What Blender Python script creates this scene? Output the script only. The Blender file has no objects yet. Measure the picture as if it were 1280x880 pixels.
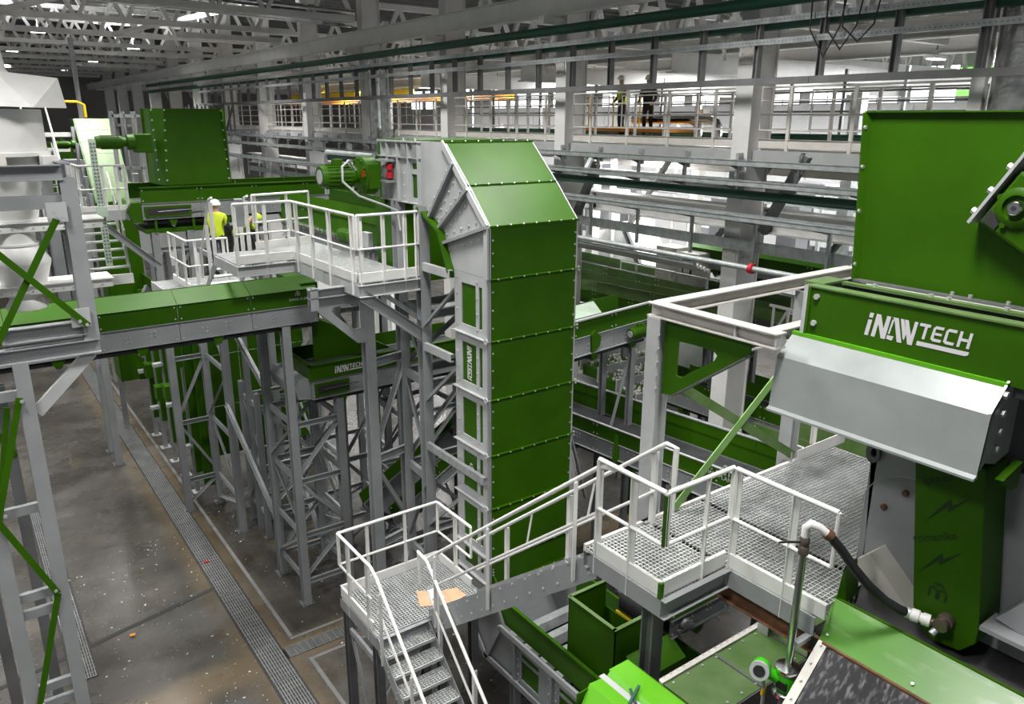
import bpy, math, random
from mathutils import Vector, Matrix
random.seed(7)
S = bpy.context.scene
COL = S.collection
V = Vector
# ------------------------------------------------------------------ camera
PITCH, YAW, ROLL = math.radians(16.75), math.radians(36.2), math.radians(0.33)
cam_d = bpy.data.cameras.new('camera'); cam = bpy.data.objects.new('camera', cam_d); COL.objects.link(cam)
cam_d.sensor_width = 36.0; cam_d.lens = 965.0 / 1280.0 * 36.0; cam_d.clip_end = 400
fw = V((math.sin(YAW) * math.cos(PITCH), math.cos(YAW) * math.cos(PITCH), -math.sin(PITCH)))
rt = V((math.cos(YAW), -math.sin(YAW), 0)); up = rt.cross(fw)
r2 = rt * math.cos(ROLL) + up * math.sin(ROLL); u2 = up * math.cos(ROLL) - rt * math.sin(ROLL)
cam.matrix_world = Matrix(((r2.x, u2.x, -fw.x, 0), (r2.y, u2.y, -fw.y, 0), (r2.z, u2.z, -fw.z, 10.5), (0, 0, 0, 1)))
S.camera = cam
# ------------------------------------------------------------------ world, exposure
w = bpy.data.worlds.new('world'); S.world = w; w.use_nodes = True
bgn = w.node_tree.nodes['Background']; bgn.inputs[0].default_value = (0.93, 0.96, 1.0, 1); bgn.inputs[1].default_value = 0.2
S.view_settings.view_transform = 'Standard'; S.view_settings.look = 'None'
S.view_settings.exposure = 0.05; S.view_settings.gamma = 1.0; S.view_settings.use_curve_mapping = False
LAMP_W = 145.0
S.cycles.max_bounces = 6; S.cycles.diffuse_bounces = 3; S.cycles.glossy_bounces = 3; S.cycles.transmission_bounces = 2; S.cycles.caustics_reflective = False; S.cycles.caustics_refractive = False

# ------------------------------------------------------------------ materials
def mat(name, col, rough=0.5, metal=0.0, var=0.0, scale=3.0, bump=0.0, col2=None, spec=0.5, emit=0.0, coord='Object', detail=6, stretch=None, thr=None):
    m = bpy.data.materials.new(name); m.use_nodes = True
    nt = m.node_tree; b = nt.nodes['Principled BSDF']
    b.inputs['Base Color'].default_value = (*col, 1); b.inputs['Roughness'].default_value = rough
    b.inputs['Metallic'].default_value = metal; b.inputs['Specular IOR Level'].default_value = spec
    if emit:
        b.inputs['Emission Color'].default_value = (*col, 1); b.inputs['Emission Strength'].default_value = emit
    if var or bump or col2:
        tc = nt.nodes.new('ShaderNodeTexCoord'); mp = nt.nodes.new('ShaderNodeMapping')
        nt.links.new(tc.outputs[coord], mp.inputs[0])
        if stretch: mp.inputs['Scale'].default_value = stretch
        nz = nt.nodes.new('ShaderNodeTexNoise'); nz.inputs['Scale'].default_value = scale; nz.inputs['Detail'].default_value = detail
        nt.links.new(mp.outputs[0], nz.inputs['Vector'])
        if col2 or var:
            cr = nt.nodes.new('ShaderNodeValToRGB')
            lo, hi = thr if thr else (0.32, 0.68)
            cr.color_ramp.elements[0].position = lo; cr.color_ramp.elements[1].position = hi
            c2 = col2 if col2 else tuple(min(1, c * (1 + var)) for c in col)
            c1 = col if col2 else tuple(c * (1 - var) for c in col)
            cr.color_ramp.elements[0].color = (*c1, 1); cr.color_ramp.elements[1].color = (*c2, 1)
            nt.links.new(nz.outputs['Fac'], cr.inputs[0]); nt.links.new(cr.outputs[0], b.inputs['Base Color'])
        if bump:
            bp = nt.nodes.new('ShaderNodeBump'); bp.inputs['Strength'].default_value = bump; bp.inputs['Distance'].default_value = 0.02
            nt.links.new(nz.outputs['Fac'], bp.inputs['Height']); nt.links.new(bp.outputs[0], b.inputs['Normal'])
    return m
M = {}
M['green'] = mat('green_paint', (0.033, 0.112, 0.001), 0.42, var=0.12, scale=1.3, bump=0.02, spec=0.22)
M['green_lit'] = mat('lit_green_paint', (0.115, 0.42, 0.012), 0.35, var=0.08, scale=2.0)  # green paint lightened as if lit; the light is in the colour
M['green_dusty'] = mat('dusty_green_paint', (0.075, 0.165, 0.03), 0.6, var=0.22, scale=2.2, col2=(0.14, 0.22, 0.08))
M['green_scuffed'] = mat('scuffed_green_paint', (0.075, 0.24, 0.02), 0.3, col2=(0.36, 0.45, 0.26), scale=2.0, stretch=(3, 0.8, 1), thr=(0.52, 0.8))
M['green_brace'] = mat('pale_green_paint', (0.22, 0.42, 0.12), 0.45, var=0.1)
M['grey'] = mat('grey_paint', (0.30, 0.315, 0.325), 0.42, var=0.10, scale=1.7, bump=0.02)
M['grey_lite'] = mat('light_grey_paint', (0.47, 0.485, 0.49), 0.42, var=0.08, scale=2.3, bump=0.02)
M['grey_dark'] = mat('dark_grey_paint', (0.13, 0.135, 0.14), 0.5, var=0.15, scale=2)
M['hood'] = mat('satin_grey_sheet', (0.36, 0.39, 0.385), 0.34, var=0.1, scale=2.5, metal=0.25, bump=0.015)
M['white'] = mat('white_paint', (0.80, 0.80, 0.78), 0.4, var=0.05, scale=4)
M['cream'] = mat('cream_paint', (0.74, 0.71, 0.66), 0.5, var=0.07, scale=3)
M['beam_paint'] = mat('shaded_beam_paint', (0.52, 0.50, 0.47), 0.5, var=0.08, scale=3)  # cream paint darkened, shade of the beam webs put into the colour
M['concrete_col'] = mat('painted_column', (0.80, 0.795, 0.78), 0.55, var=0.07, scale=1.2)
M['galv'] = mat('galvanized_steel', (0.52, 0.55, 0.56), 0.42, metal=0.55, var=0.18, scale=6, bump=0.02)
M['grating'] = mat('galvanized_grating', (0.62, 0.64, 0.63), 0.45, metal=0.3, var=0.12, scale=5)
M['black'] = mat('black_rubber', (0.018, 0.018, 0.02), 0.55, var=0.3, scale=8)
M['dark'] = mat('dark_inside', (0.03, 0.032, 0.03), 0.7)  # near-black; also paints the shade of the ledge gap
M['belt'] = mat('conveyor_belt', (0.045, 0.047, 0.05), 0.55, var=0.3, scale=4)
M['chrome'] = mat('stainless_steel', (0.62, 0.63, 0.63), 0.22, metal=1.0, var=0.1, scale=3)
M['scratched'] = mat('scratched_steel', (0.05, 0.05, 0.055), 0.25, metal=0.75, col2=(0.34, 0.34, 0.34), scale=11, bump=0.03, thr=(0.5, 0.85), stretch=(1, 2.5, 1))
M['bolt'] = mat('zinc_bolt', (0.66, 0.67, 0.66), 0.35, metal=0.5)
M['rust'] = mat('rusty_iron', (0.16, 0.075, 0.04), 0.7, var=0.3, scale=9, bump=0.1)
M['brown_pipe'] = mat('dull_bronze', (0.18, 0.14, 0.12), 0.4, metal=0.6, var=0.2, scale=9)
M['red'] = mat('red_plastic', (0.55, 0.015, 0.03), 0.4, var=0.05)
M['pipe_green'] = mat('dark_green_pipe_paint', (0.012, 0.085, 0.05), 0.4, var=0.1)
M['foil'] = mat('crinkled_foil', (0.60, 0.60, 0.59), 0.25, metal=0.9, var=0.2, scale=7, bump=0.9)
M['cardboard'] = mat('cardboard', (0.55, 0.36, 0.22), 0.8, var=0.08, scale=6)
M['paper'] = mat('paper_white', (0.75, 0.73, 0.70), 0.8)
M['yellow'] = mat('hi_vis_yellow', (0.50, 0.62, 0.02), 0.7, var=0.05)
M['orange'] = mat('orange_paint', (0.85, 0.30, 0.02), 0.5, var=0.08)
M['amber'] = mat('yellow_crane_paint', (0.85, 0.55, 0.02), 0.5, var=0.08)
M['skin'] = mat('skin', (0.5, 0.3, 0.2), 0.6)
M['navy'] = mat('dark_work_clothes', (0.02, 0.022, 0.03), 0.8)
M['logo'] = mat('logo_print', (0.72, 0.70, 0.74), 0.5)
M['logo_dark'] = mat('dark_print', (0.008, 0.03, 0.003), 0.5)
M['mint'] = mat('mint_sheet', (0.42, 0.52, 0.42), 0.45, var=0.15, scale=3)
M['green_sheen'] = mat('sheen_green_cover', (0.09, 0.17, 0.045), 0.5, var=0.15, scale=2)  # paler than the green paint, reflected light put into the colour
M['roof'] = mat('roof_sheet', (0.19, 0.185, 0.175), 0.7, var=0.1, scale=1.0)
M['wall'] = mat('wall_panel', (0.32, 0.31, 0.295), 0.7, var=0.06, scale=0.6)
M['wall_lite'] = mat('pale_wall_panel', (0.55, 0.555, 0.55), 0.7, var=0.05, scale=0.5)
M['truss'] = mat('truss_paint', (0.76, 0.75, 0.73), 0.55, var=0.06, scale=2)
M['steel_dark'] = mat('dark_steel', (0.21, 0.215, 0.215), 0.5, metal=0.3, var=0.15, scale=3)  # darker grey than the galvanised steel, mottled at random
M['window'] = mat('daylight_pane', (0.95, 0.98, 1.0), 0.3, emit=4.0)
M['window_green'] = mat('green_lit_pane', (0.35, 0.85, 0.22), 0.3, emit=0.9)
M['lamp'] = mat('lamp_lens', (1.0, 0.98, 0.94), 0.3, emit=14.0)
M['bright_green'] = mat('vivid_green_enamel', (0.06, 0.62, 0.01), 0.3, var=0.05)
M['olive_vest'] = M['yellow']

def floor_material():
    m = bpy.data.materials.new('stained_concrete'); m.use_nodes = True
    nt = m.node_tree; b = nt.nodes['Principled BSDF']; L = nt.links
    tc = nt.nodes.new('ShaderNodeTexCoord')
    def noise(sc, det=8, stretch=(1, 1, 1), rough=0.6):
        mp = nt.nodes.new('ShaderNodeMapping'); mp.inputs['Scale'].default_value = stretch
        L.new(tc.outputs['Object'], mp.inputs[0])
        n = nt.nodes.new('ShaderNodeTexNoise'); n.inputs['Scale'].default_value = sc; n.inputs['Detail'].default_value = det
        n.inputs['Roughness'].default_value = rough; L.new(mp.outputs[0], n.inputs['Vector']); return n.outputs['Fac']
    def ramp(f, stops):
        r = nt.nodes.new('ShaderNodeValToRGB'); el = r.color_ramp.elements
        el[0].position = stops[0][0]; el[0].color = (*stops[0][1], 1)
        el[1].position = stops[-1][0]; el[1].color = (*stops[-1][1], 1)
        for p, c in stops[1:-1]:
            e = el.new(p); e.color = (*c, 1)
        L.new(f, r.inputs[0]); return r.outputs[0]
    base = ramp(noise(0.35, 9), [(0.32, (0.030, 0.027, 0.023)), (0.5, (0.066, 0.061, 0.054)), (0.70, (0.135, 0.130, 0.122))])
    fine = ramp(noise(7, 6, (1, 3, 1)), [(0.3, (0.72, 0.72, 0.72)), (0.7, (1.1, 1.1, 1.1))])
    mx = nt.nodes.new('ShaderNodeMix'); mx.data_type = 'RGBA'; mx.blend_type = 'MULTIPLY'; mx.inputs[0].default_value = 0.8
    L.new(base, mx.inputs[6]); L.new(fine, mx.inputs[7])
    # sawdust tinted dust drifts
    dust = noise(0.9, 10, (1.3, 0.6, 1), 0.7)
    dr = ramp(dust, [(0.53, (0, 0, 0)), (0.66, (1, 1, 1))])
    mx2 = nt.nodes.new('ShaderNodeMix'); mx2.data_type = 'RGBA'; mx2.inputs[7].default_value = (0.21, 0.155, 0.085, 1)
    ma = nt.nodes.new('ShaderNodeMath'); ma.operation = 'MULTIPLY'; ma.inputs[1].default_value = 0.2
    sp = nt.nodes.new('ShaderNodeSeparateColor'); L.new(dr, sp.inputs[0]); L.new(sp.outputs[0], ma.inputs[0])
    sx = nt.nodes.new('ShaderNodeSeparateXYZ'); L.new(tc.outputs['Object'], sx.inputs[0])
    def band(src, c, wd):
        a1 = nt.nodes.new('ShaderNodeMath'); a1.operation = 'SUBTRACT'; a1.inputs[1].default_value = c; L.new(sx.outputs[src], a1.inputs[0])
        a2 = nt.nodes.new('ShaderNodeMath'); a2.operation = 'ABSOLUTE'; L.new(a1.outputs[0], a2.inputs[0])
        a3 = nt.nodes.new('ShaderNodeMapRange'); a3.inputs[1].default_value = wd; a3.inputs[2].default_value = 0.0; a3.inputs[3].default_value = 0.0; a3.inputs[4].default_value = 1.0; L.new(a2.outputs[0], a3.inputs[0]); return a3.outputs[0]
    bsum = nt.nodes.new('ShaderNodeMath'); bsum.operation = 'MAXIMUM'; L.new(band('X', 3.9, 1.1), bsum.inputs[0]); L.new(band('Y', 13.5, .9), bsum.inputs[1])
    dn = nt.nodes.new('ShaderNodeMath'); dn.operation = 'ADD'; L.new(bsum.outputs[0], dn.inputs[0]); L.new(dust, dn.inputs[1])
    dm = nt.nodes.new('ShaderNodeMapRange'); dm.inputs[1].default_value = 0.8; dm.inputs[2].default_value = 1.25; dm.inputs[4].default_value = 0.45; L.new(dn.outputs[0], dm.inputs[0])
    mxx = nt.nodes.new('ShaderNodeMath'); mxx.operation = 'MAXIMUM'; L.new(ma.outputs[0], mxx.inputs[0]); L.new(dm.outputs[0], mxx.inputs[1])
    L.new(mxx.outputs[0], mx2.inputs[0]); L.new(mx.outputs[2], mx2.inputs[6]); L.new(mx2.outputs[2], b.inputs['Base Color'])
    rr = ramp(noise(0.8, 6), [(0.3, (0.14, 0.14, 0.14)), (0.7, (0.40, 0.40, 0.40))]); L.new(rr, b.inputs['Roughness'])
    bp = nt.nodes.new('ShaderNodeBump'); bp.inputs['Strength'].default_value = 0.12; bp.inputs['Distance'].default_value = 0.02
    L.new(noise(9, 5), bp.inputs['Height']); L.new(bp.outputs[0], b.inputs['Normal'])
    return m
M['floor'] = floor_material()

# ------------------------------------------------------------------ mesh builder
class MB:
    def __init__(s, T=None): s.v = []; s.f = []; s.T = T
    def add(s, vs, fs):
        n = len(s.v)
        if s.T is not None: vs = [s.T @ V(p) for p in vs]
        s.v += [tuple(p) for p in vs]; s.f += [tuple(i + n for i in f) for f in fs]; return s
    def box(s, x0, x1, y0, y1, z0, z1):
        return s.add([(x0, y0, z0), (x1, y0, z0), (x1, y1, z0), (x0, y1, z0), (x0, y0, z1), (x1, y0, z1), (x1, y1, z1), (x0, y1, z1)],
                     [(3, 2, 1, 0), (4, 5, 6, 7), (0, 1, 5, 4), (1, 2, 6, 5), (2, 3, 7, 6), (3, 0, 4, 7)])
    def prism(s, poly, vec):
        n = len(poly); a = [V(p) for p in poly]; vec = V(vec)
        nrm = V((0, 0, 0))
        for i in range(n): nrm += (a[i] - a[0]).cross(a[(i + 1) % n] - a[0])
        if nrm.dot(vec) < 0: a.reverse()
        b = [p + vec for p in a]
        return s.add(a + b, [tuple(range(n - 1, -1, -1)), tuple(range(n, 2 * n))] + [(i, (i + 1) % n, n + (i + 1) % n, n + i) for i in range(n)])
    def ring(s, outer, inner, vec):
        n = len(outer); o = [V(p) for p in outer]; i_ = [V(p) for p in inner]; vec = V(vec)
        nrm = V((0, 0, 0))
        for i in range(n): nrm += (o[i] - o[0]).cross(o[(i + 1) % n] - o[0])
        if nrm.dot(vec) < 0: o.reverse(); i_.reverse()
        vs = o + i_ + [p + vec for p in o] + [p + vec for p in i_]; fs = []
        for i in range(n):
            j = (i + 1) % n
            fs += [(i, n + i, n + j, j), (2 * n + i, 2 * n + j, 3 * n + j, 3 * n + i), (i, j, 2 * n + j, 2 * n + i), (n + i, 3 * n + i, 3 * n + j, n + j)]
        return s.add(vs, fs)
    def beam(s, p, q, prof, upv=(0, 0, 1)):
        p, q = V(p), V(q); d = (q - p).normalized(); u = V(upv)
        if abs(d.dot(u)) > 0.98: u = V((0, 1, 0)) if abs(d.y) < 0.9 else V((1, 0, 0))
        sd = d.cross(u).normalized(); u = sd.cross(d)
        poly = [p + sd * a + u * b for a, b in prof]
        return s.prism(poly, q - p)
    def tube(s, pts, r, n=8, close=False):
        pts = [V(p) for p in pts]; rings = []; m = len(pts)
        prev = None
        for i, p in enumerate(pts):
            if close: d = pts[(i + 1) % m] - pts[i - 1]
            else: d = (pts[min(i + 1, m - 1)] - pts[max(i - 1, 0)])
            d.normalize()
            if prev is None:
                u = V((0, 0, 1)) if abs(d.z) < 0.9 else V((1, 0, 0))
            else: u = prev
            sd = d.cross(u).normalized(); u = sd.cross(d).normalized(); prev = u
            k = 1.0
            if 0 < i < m - 1 or close:
                a = (pts[i] - pts[i - 1]).normalized(); b = (pts[(i + 1) % m] - pts[i]).normalized()
                k = 1 / max(0.5, math.cos(a.angle(b) / 2)) if a.length and b.length else 1
            rr = r[i] if isinstance(r, (list, tuple)) else r
            rings.append([p + (sd * math.cos(2 * math.pi * j / n) * k + u * math.sin(2 * math.pi * j / n)) * rr for j in range(n)])
        vs = [v for rg in rings for v in rg]; fs = []
        for i in range(m - 1 if not close else m):
            a, b = i * n, ((i + 1) % m) * n
            for j in range(n):
                fs.append((a + j, a + (j + 1) % n, b + (j + 1) % n, b + j))
        if not close: fs += [tuple(range(n - 1, -1, -1)), tuple((m - 1) * n + j for j in range(n))]
        return s.add(vs, fs)
    def cyl(s, p, q, r, r1=None, n=16):
        return s.tube([p, q], [r, r if r1 is None else r1], n)
    def lathe(s, c, prof, n=28, axis=(0, 0, 1)):
        c = V(c); ax = V(axis).normalized(); u = V((1, 0, 0)) if abs(ax.x) < 0.9 else V((0, 1, 0)); e1 = ax.cross(u).normalized(); e2 = ax.cross(e1)
        vs = []; fs = []
        for r, z in prof:
            for j in range(n):
                t = 2 * math.pi * j / n; vs.append(c + ax * z + (e1 * math.cos(t) + e2 * math.sin(t)) * max(r, 1e-4))
        m = len(prof)
        for i in range(m - 1):
            for j in range(n): fs.append((i * n + j, i * n + (j + 1) % n, (i + 1) * n + (j + 1) % n, (i + 1) * n + j))
        fs += [tuple(range(n - 1, -1, -1)), tuple((m - 1) * n + j for j in range(n))]
        return s.add(vs, fs)
    def bolt(s, p, nrm, r=0.016, h=0.014):
        p = V(p); nrm = V(nrm).normalized(); return s.tube([p, p + nrm * h], r, 6)
    def build(s, name, m, parent=None, stuff=False, smooth=False, bevel=0.0, label=None):
        me = bpy.data.meshes.new(name); off = V((0, 0, 0))
        if parent is not None: off = root_loc(parent)
        me.from_pydata([tuple(V(p) - off) for p in s.v], [], s.f); me.update()
        me.materials.append(M[m] if isinstance(m, str) else m)
        if smooth:
            me.polygons.foreach_set('use_smooth', [True] * len(me.polygons)); 
            me.set_sharp_from_angle(angle=math.radians(40))
        o = bpy.data.objects.new(name, me); COL.objects.link(o)
        if parent is not None: o.parent = parent
        if stuff: o['kind'] = 'stuff'
        if label: o['label'] = label
        if bevel:
            bv = o.modifiers.new('bevel', 'BEVEL'); bv.width = bevel; bv.segments = 2; bv.limit_method = 'ANGLE'
        return o
ROOT = {}
def root_loc(o):
    while o.parent is not None: o = o.parent
    return ROOT.get(o.name, V((0, 0, 0)))
def thing(name, label, cat, loc=(0, 0, 0), group=None):
    o = bpy.data.objects.new(name, None); COL.objects.link(o); o.location = loc; o.empty_display_size = 0.2
    ROOT[o.name] = V(loc); o['label'] = label; o['category'] = cat
    if group: o['group'] = group
    return o
def tag(o, label, cat, group=None):
    o['label'] = label; o['category'] = cat
    if group: o['group'] = group
    return o
def struct(mb, name, m, **k):
    o = mb.build(name, m, **k); o['kind'] = 'structure'; return o
def copy_tree(o, loc, label=None, group=None):
    c = o.copy(); COL.objects.link(c); c.location = loc; ROOT[c.name] = V(loc)
    if label: c['label'] = label
    if group: c['group'] = group
    for ch in list(o.children):
        d = ch.copy(); COL.objects.link(d); d.parent = c
        for g in list(ch.children):
            e = g.copy(); COL.objects.link(e); e.parent = d
    return c
# section profiles (centred)
def I_(b, h, t=0.014, w=0.010):
    b /= 2; h /= 2; w /= 2
    return [(-b, -h), (b, -h), (b, -h + t), (w, -h + t), (w, h - t), (b, h - t), (b, h), (-b, h), (-b, h - t), (-w, h - t), (-w, -h + t), (-b, -h + t)]
def C_(b, h, t=0.010, o=1):
    b *= o; t_ = t * o; h /= 2
    return [(0, -h), (b, -h), (b, -h + t), (t_, -h + t), (t_, h - t), (b, h - t), (b, h), (0, h)]
def L_(a, b=None, t=0.008):
    b = b or a
    return [(0, 0), (a, 0), (a, t), (t, t), (t, b), (0, b)]
def R_(b, h): return [(-b / 2, -h / 2), (b / 2, -h / 2), (b / 2, h / 2), (-b / 2, h / 2)]

# ------------------------------------------------------------------ generic builders
def hpost(mb, x, y, z0, z1, b=0.18, h=0.18, along='x'):
    p = I_(b, h, 0.016, 0.012)
    if along == 'x': poly = [(x + a, y + c, z0) for a, c in p]
    else: poly = [(x + c, y + a, z0) for a, c in p]
    mb.prism(poly, (0, 0, z1 - z0))
def trestle(name, label, x0, x1, y0, y1, z0, z1, levels, size=0.17, mat_='grey', cat='support frame', legs=((0, 0), (1, 0), (0, 1), (1, 1)), diag=True, foot=True, group=None):
    t = thing(name, label, cat, ((x0 + x1) / 2, (y0 + y1) / 2, z0), group)
    for i, j in legs:
        x = (x0, x1)[i]; y = (y0, y1)[j]
        zt_ = z1[(i, j)] if isinstance(z1, dict) else z1
        b = MB(); hpost(b, x, y, z0 + (0.02 if foot else 0), zt_, size, size, 'x'); lg = b.build('leg', mat_, t)
        if foot:
            b = MB(); b.box(x - size * .85, x + size * .85, y - size * .85, y + size * .85, z0, z0 + 0.02)
            for sx in (-1, 1): b.cyl((x + sx * size * .6, y - size * .6, z0), (x + sx * size * .6, y - size * .6, z0 + 0.07), 0.018, n=6)
            b.build('base_plate', 'grey_dark', lg)
    hs = set(legs)
    for k, z in enumerate(levels):
        for (a, c) in (((0, 0), (1, 0)), ((0, 1), (1, 1)), ((0, 0), (0, 1)), ((1, 0), (1, 1))):
            if a in hs and c in hs:
                pa = ((x0, x1)[a[0]], (y0, y1)[a[1]], z); pc = ((x0, x1)[c[0]], (y0, y1)[c[1]], z)
                b = MB(); b.beam(pa, pc, C_(0.06, 0.12)); b.build('cross_beam', mat_, t)
    if diag:
        lv = [z0 + 0.1] + list(levels) if levels[0] > z0 + 0.6 else list(levels)
        for k in range(len(lv) - 1):
            za, zb = lv[k] + 0.08, lv[k + 1] - 0.08
            for m_, (a, c) in enumerate((((0, 0), (1, 0)), ((1, 0), (1, 1)), ((0, 1), (1, 1)), ((0, 0), (0, 1)))):
                if a in hs and c in hs:
                    if (k + m_) % 2: a, c = c, a
                    b = MB(); b.beam(((x0, x1)[a[0]], (y0, y1)[a[1]], za), ((x0, x1)[c[0]], (y0, y1)[c[1]], zb), L_(0.07)); b.build('diagonal_brace', mat_, t)
    return t
def railing(name, label, path, h=1.1, spacing=0.95, toe=0.15, rails=(0.55,), rad=0.024, mat_='white', posts=None, group=None, post_w=0.065, drop=0.22, ends=(True, True)):
    t = thing(name, label, 'railing', path[0], group)
    P = [V(p) for p in path]
    b = MB(); b.tube([p + V((0, 0, h)) for p in P], rad, 10); b.build('top_rail', mat_, t, smooth=True)
    for rz in rails:
        b = MB(); b.tube([p + V((0, 0, rz)) for p in P], rad * 0.75, 8); b.build('mid_rail', mat_, t, smooth=True)
    def post(p, d):
        b = MB(); sd = V((d.y, -d.x, 0)).normalized(); e = d.normalized() if d.length else V((1, 0, 0)); e = V((e.x, e.y, 0)).normalized()
        pr = [(-post_w / 2, 0), (post_w / 2, 0), (post_w / 2, 0.008), (-post_w / 2 + 0.008, 0.008), (-post_w / 2 + 0.008, post_w * .7), (-post_w / 2, post_w * .7)]
        b.prism([p + e * a + sd * (c - 0.02) + V((0, 0, -drop)) for a, c in pr], (0, 0, h + drop - rad * 0.6)); b.build('post', mat_, t)
    for i in range(len(P) - 1):
        d = P[i + 1] - P[i]; n = max(1, round(d.length / spacing))
        if posts is not None and posts[i] is not None: fr = posts[i]
        else:
            fr = [(k + 0.5) / n for k in range(n)]
        for f in fr: post(P[i] + d * f, d)
        if toe:
            b = MB(); e = d.normalized(); sd = V((e.y, -e.x, 0)).normalized()
            b.prism([P[i] - sd * 0.004, P[i + 1] - sd * 0.004, P[i + 1] + sd * 0.004, P[i] + sd * 0.004], (0, 0, toe)); b.build('toe_plate', mat_, t)
            b = MB(); b.prism([P[i] - sd * 0.004 + V((0, 0, toe)), P[i + 1] - sd * 0.004 + V((0, 0, toe)), P[i + 1] - sd * 0.03 + V((0, 0, toe)), P[i] - sd * 0.03 + V((0, 0, toe))], (0, 0, 0.006)); b.build('toe_lip', mat_, t)
    for k, pp in enumerate((P[0], P[-1])):
        if ends[k]:
            b = MB(); b.tube([pp + V((0, 0, h)), pp + V((0, 0, rails[0] if rails else 0))], rad * 0.85, 8); b.build('end_loop', mat_, t, smooth=True)
    return t
def grate(x0, x1, y0, y1, z, parent, pitch=0.05, cross=0.05, name='grating', hh=0.03, tk=0.009):
    b = MB(); n = int((x1 - x0) / pitch)
    for i in range(n + 1):
        x = x0 + (x1 - x0) * i / n; b.box(x - tk / 2, x + tk / 2, y0, y1, z - hh, z)
    n = int((y1 - y0) / cross)
    for i in range(n + 1):
        y = y0 + (y1 - y0) * i / n; b.box(x0, x1, y - tk / 2, y + tk / 2, z - hh * .5, z - 0.001)
    return b.build(name, 'grating', parent, stuff=True)
def conveyor(name, label, o, d, length, width, zg=0.37, zgreen=0.33, lip=0.25, lip_out=0.10, panel=1.33, mats=('grey', 'green', 'green'), side=(1, 1), belt=True, cat='conveyor', logo=None, under=True, cover=False, far_lip=True):
    """local frame: x along, y across (0 = near side, width = far side), z up from the frame bottom"""
    d = V(d).normalized(); hd = V((d.x, d.y, 0)).normalized(); sy = V((-hd.y, hd.x, 0)); uz = d.cross(sy) if d.cross(sy).z > 0 else -d.cross(sy)
    T = Matrix(((d.x, sy.x, uz.x, o[0]), (d.y, sy.y, uz.y, o[1]), (d.z, sy.z, uz.z, o[2]), (0, 0, 0, 1)))
    t = thing(name, label, cat, o)
    n = max(1, round(length / panel)); L = length / n
    bo = MB(T)
    for s_ in (0, 1):
        if not side[s_]: continue
        y = 0 if s_ == 0 else width; sg = 1 if s_ == 0 else -1
        for k in range(n):
            a, c = k * L + 0.004, (k + 1) * L - 0.004
            b = MB(T); b.box(a, c, min(y, y + sg * 0.012), max(y, y + sg * 0.012), 0, zg); b.box(a, c, min(y - sg * 0.05, y), max(y - sg * 0.05, y), 0, 0.012); b.box(a, c, min(y - sg * 0.03, y), max(y - sg * 0.03, y), zg - 0.012, zg); b.build('side_panel', mats[0], t)
            if zgreen:
                b = MB(T); b.box(a, c, min(y, y + sg * 0.01), max(y, y + sg * 0.01), zg, zg + zgreen); b.build('skirt_panel', mats[1], t)
            if lip and (s_ == 0 or far_lip):
                b = MB(T); z0 = zg + zgreen; b.prism([(a, y - sg * 0.03, z0), (a, y + sg * lip_out, z0 + lip), (a, y + sg * (lip_out + 0.012), z0 + lip - 0.004), (a, y - sg * 0.018, z0 - 0.01)], (c - a, 0, 0)); b.build('cover_flank', mats[2], t)
            if s_ == 0:
                for xx in (a + 0.05, c - 0.05):
                    for zz in (0.05, zg - 0.06, zg + 0.06, zg + zgreen - 0.05): bo.bolt(T.to_3x3().inverted() @ V((0, 0, 0)) + V((xx, y, zz)), (0, -1, 0))
                for fx in (0.3, 0.36, 0.62, 0.68):
                    for zz in (0.12, 0.2): bo.bolt((a + fx * L, y, zz + (0.05 if fx > .5 else 0)), (0, -1, 0))
    if side[0]: bo.build('bolt_heads', 'bolt', t, stuff=True)
    if belt:
        b = MB(T); b.box(0.05, length - 0.05, 0.06, width - 0.06, zg - 0.05, zg); b.build('belt', 'belt', t)
    if under:
        b = MB(T); b.box(0.1, length - 0.1, 0.1, width - 0.1, -0.13, -0.07); b.build('return_belt', 'belt', t)
        k = 0
        x = L * 0.5
        while x < length:
            b = MB(T); b.prism([(x - 0.12, -0.012, 0.0), (x + 0.12, -0.012, 0.0), (x + 0.05, -0.012, -0.16), (x - 0.05, -0.012, -0.16)], (0, 0.012, 0)); b.build('roller_bracket', mats[1], t)
            b = MB(T); b.cyl((x, 0.0, -0.17), (x, width, -0.17), 0.04, n=10); b.build('return_roller', 'steel_dark', t, smooth=True)
            x += L
    if cover:
        b = MB(T); b.box(0, length, 0.03, width - 0.03, zg + zgreen + lip - 0.012, zg + zgreen + lip); b.build('cover_plate', mats[2], t)
    return t, T
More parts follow.
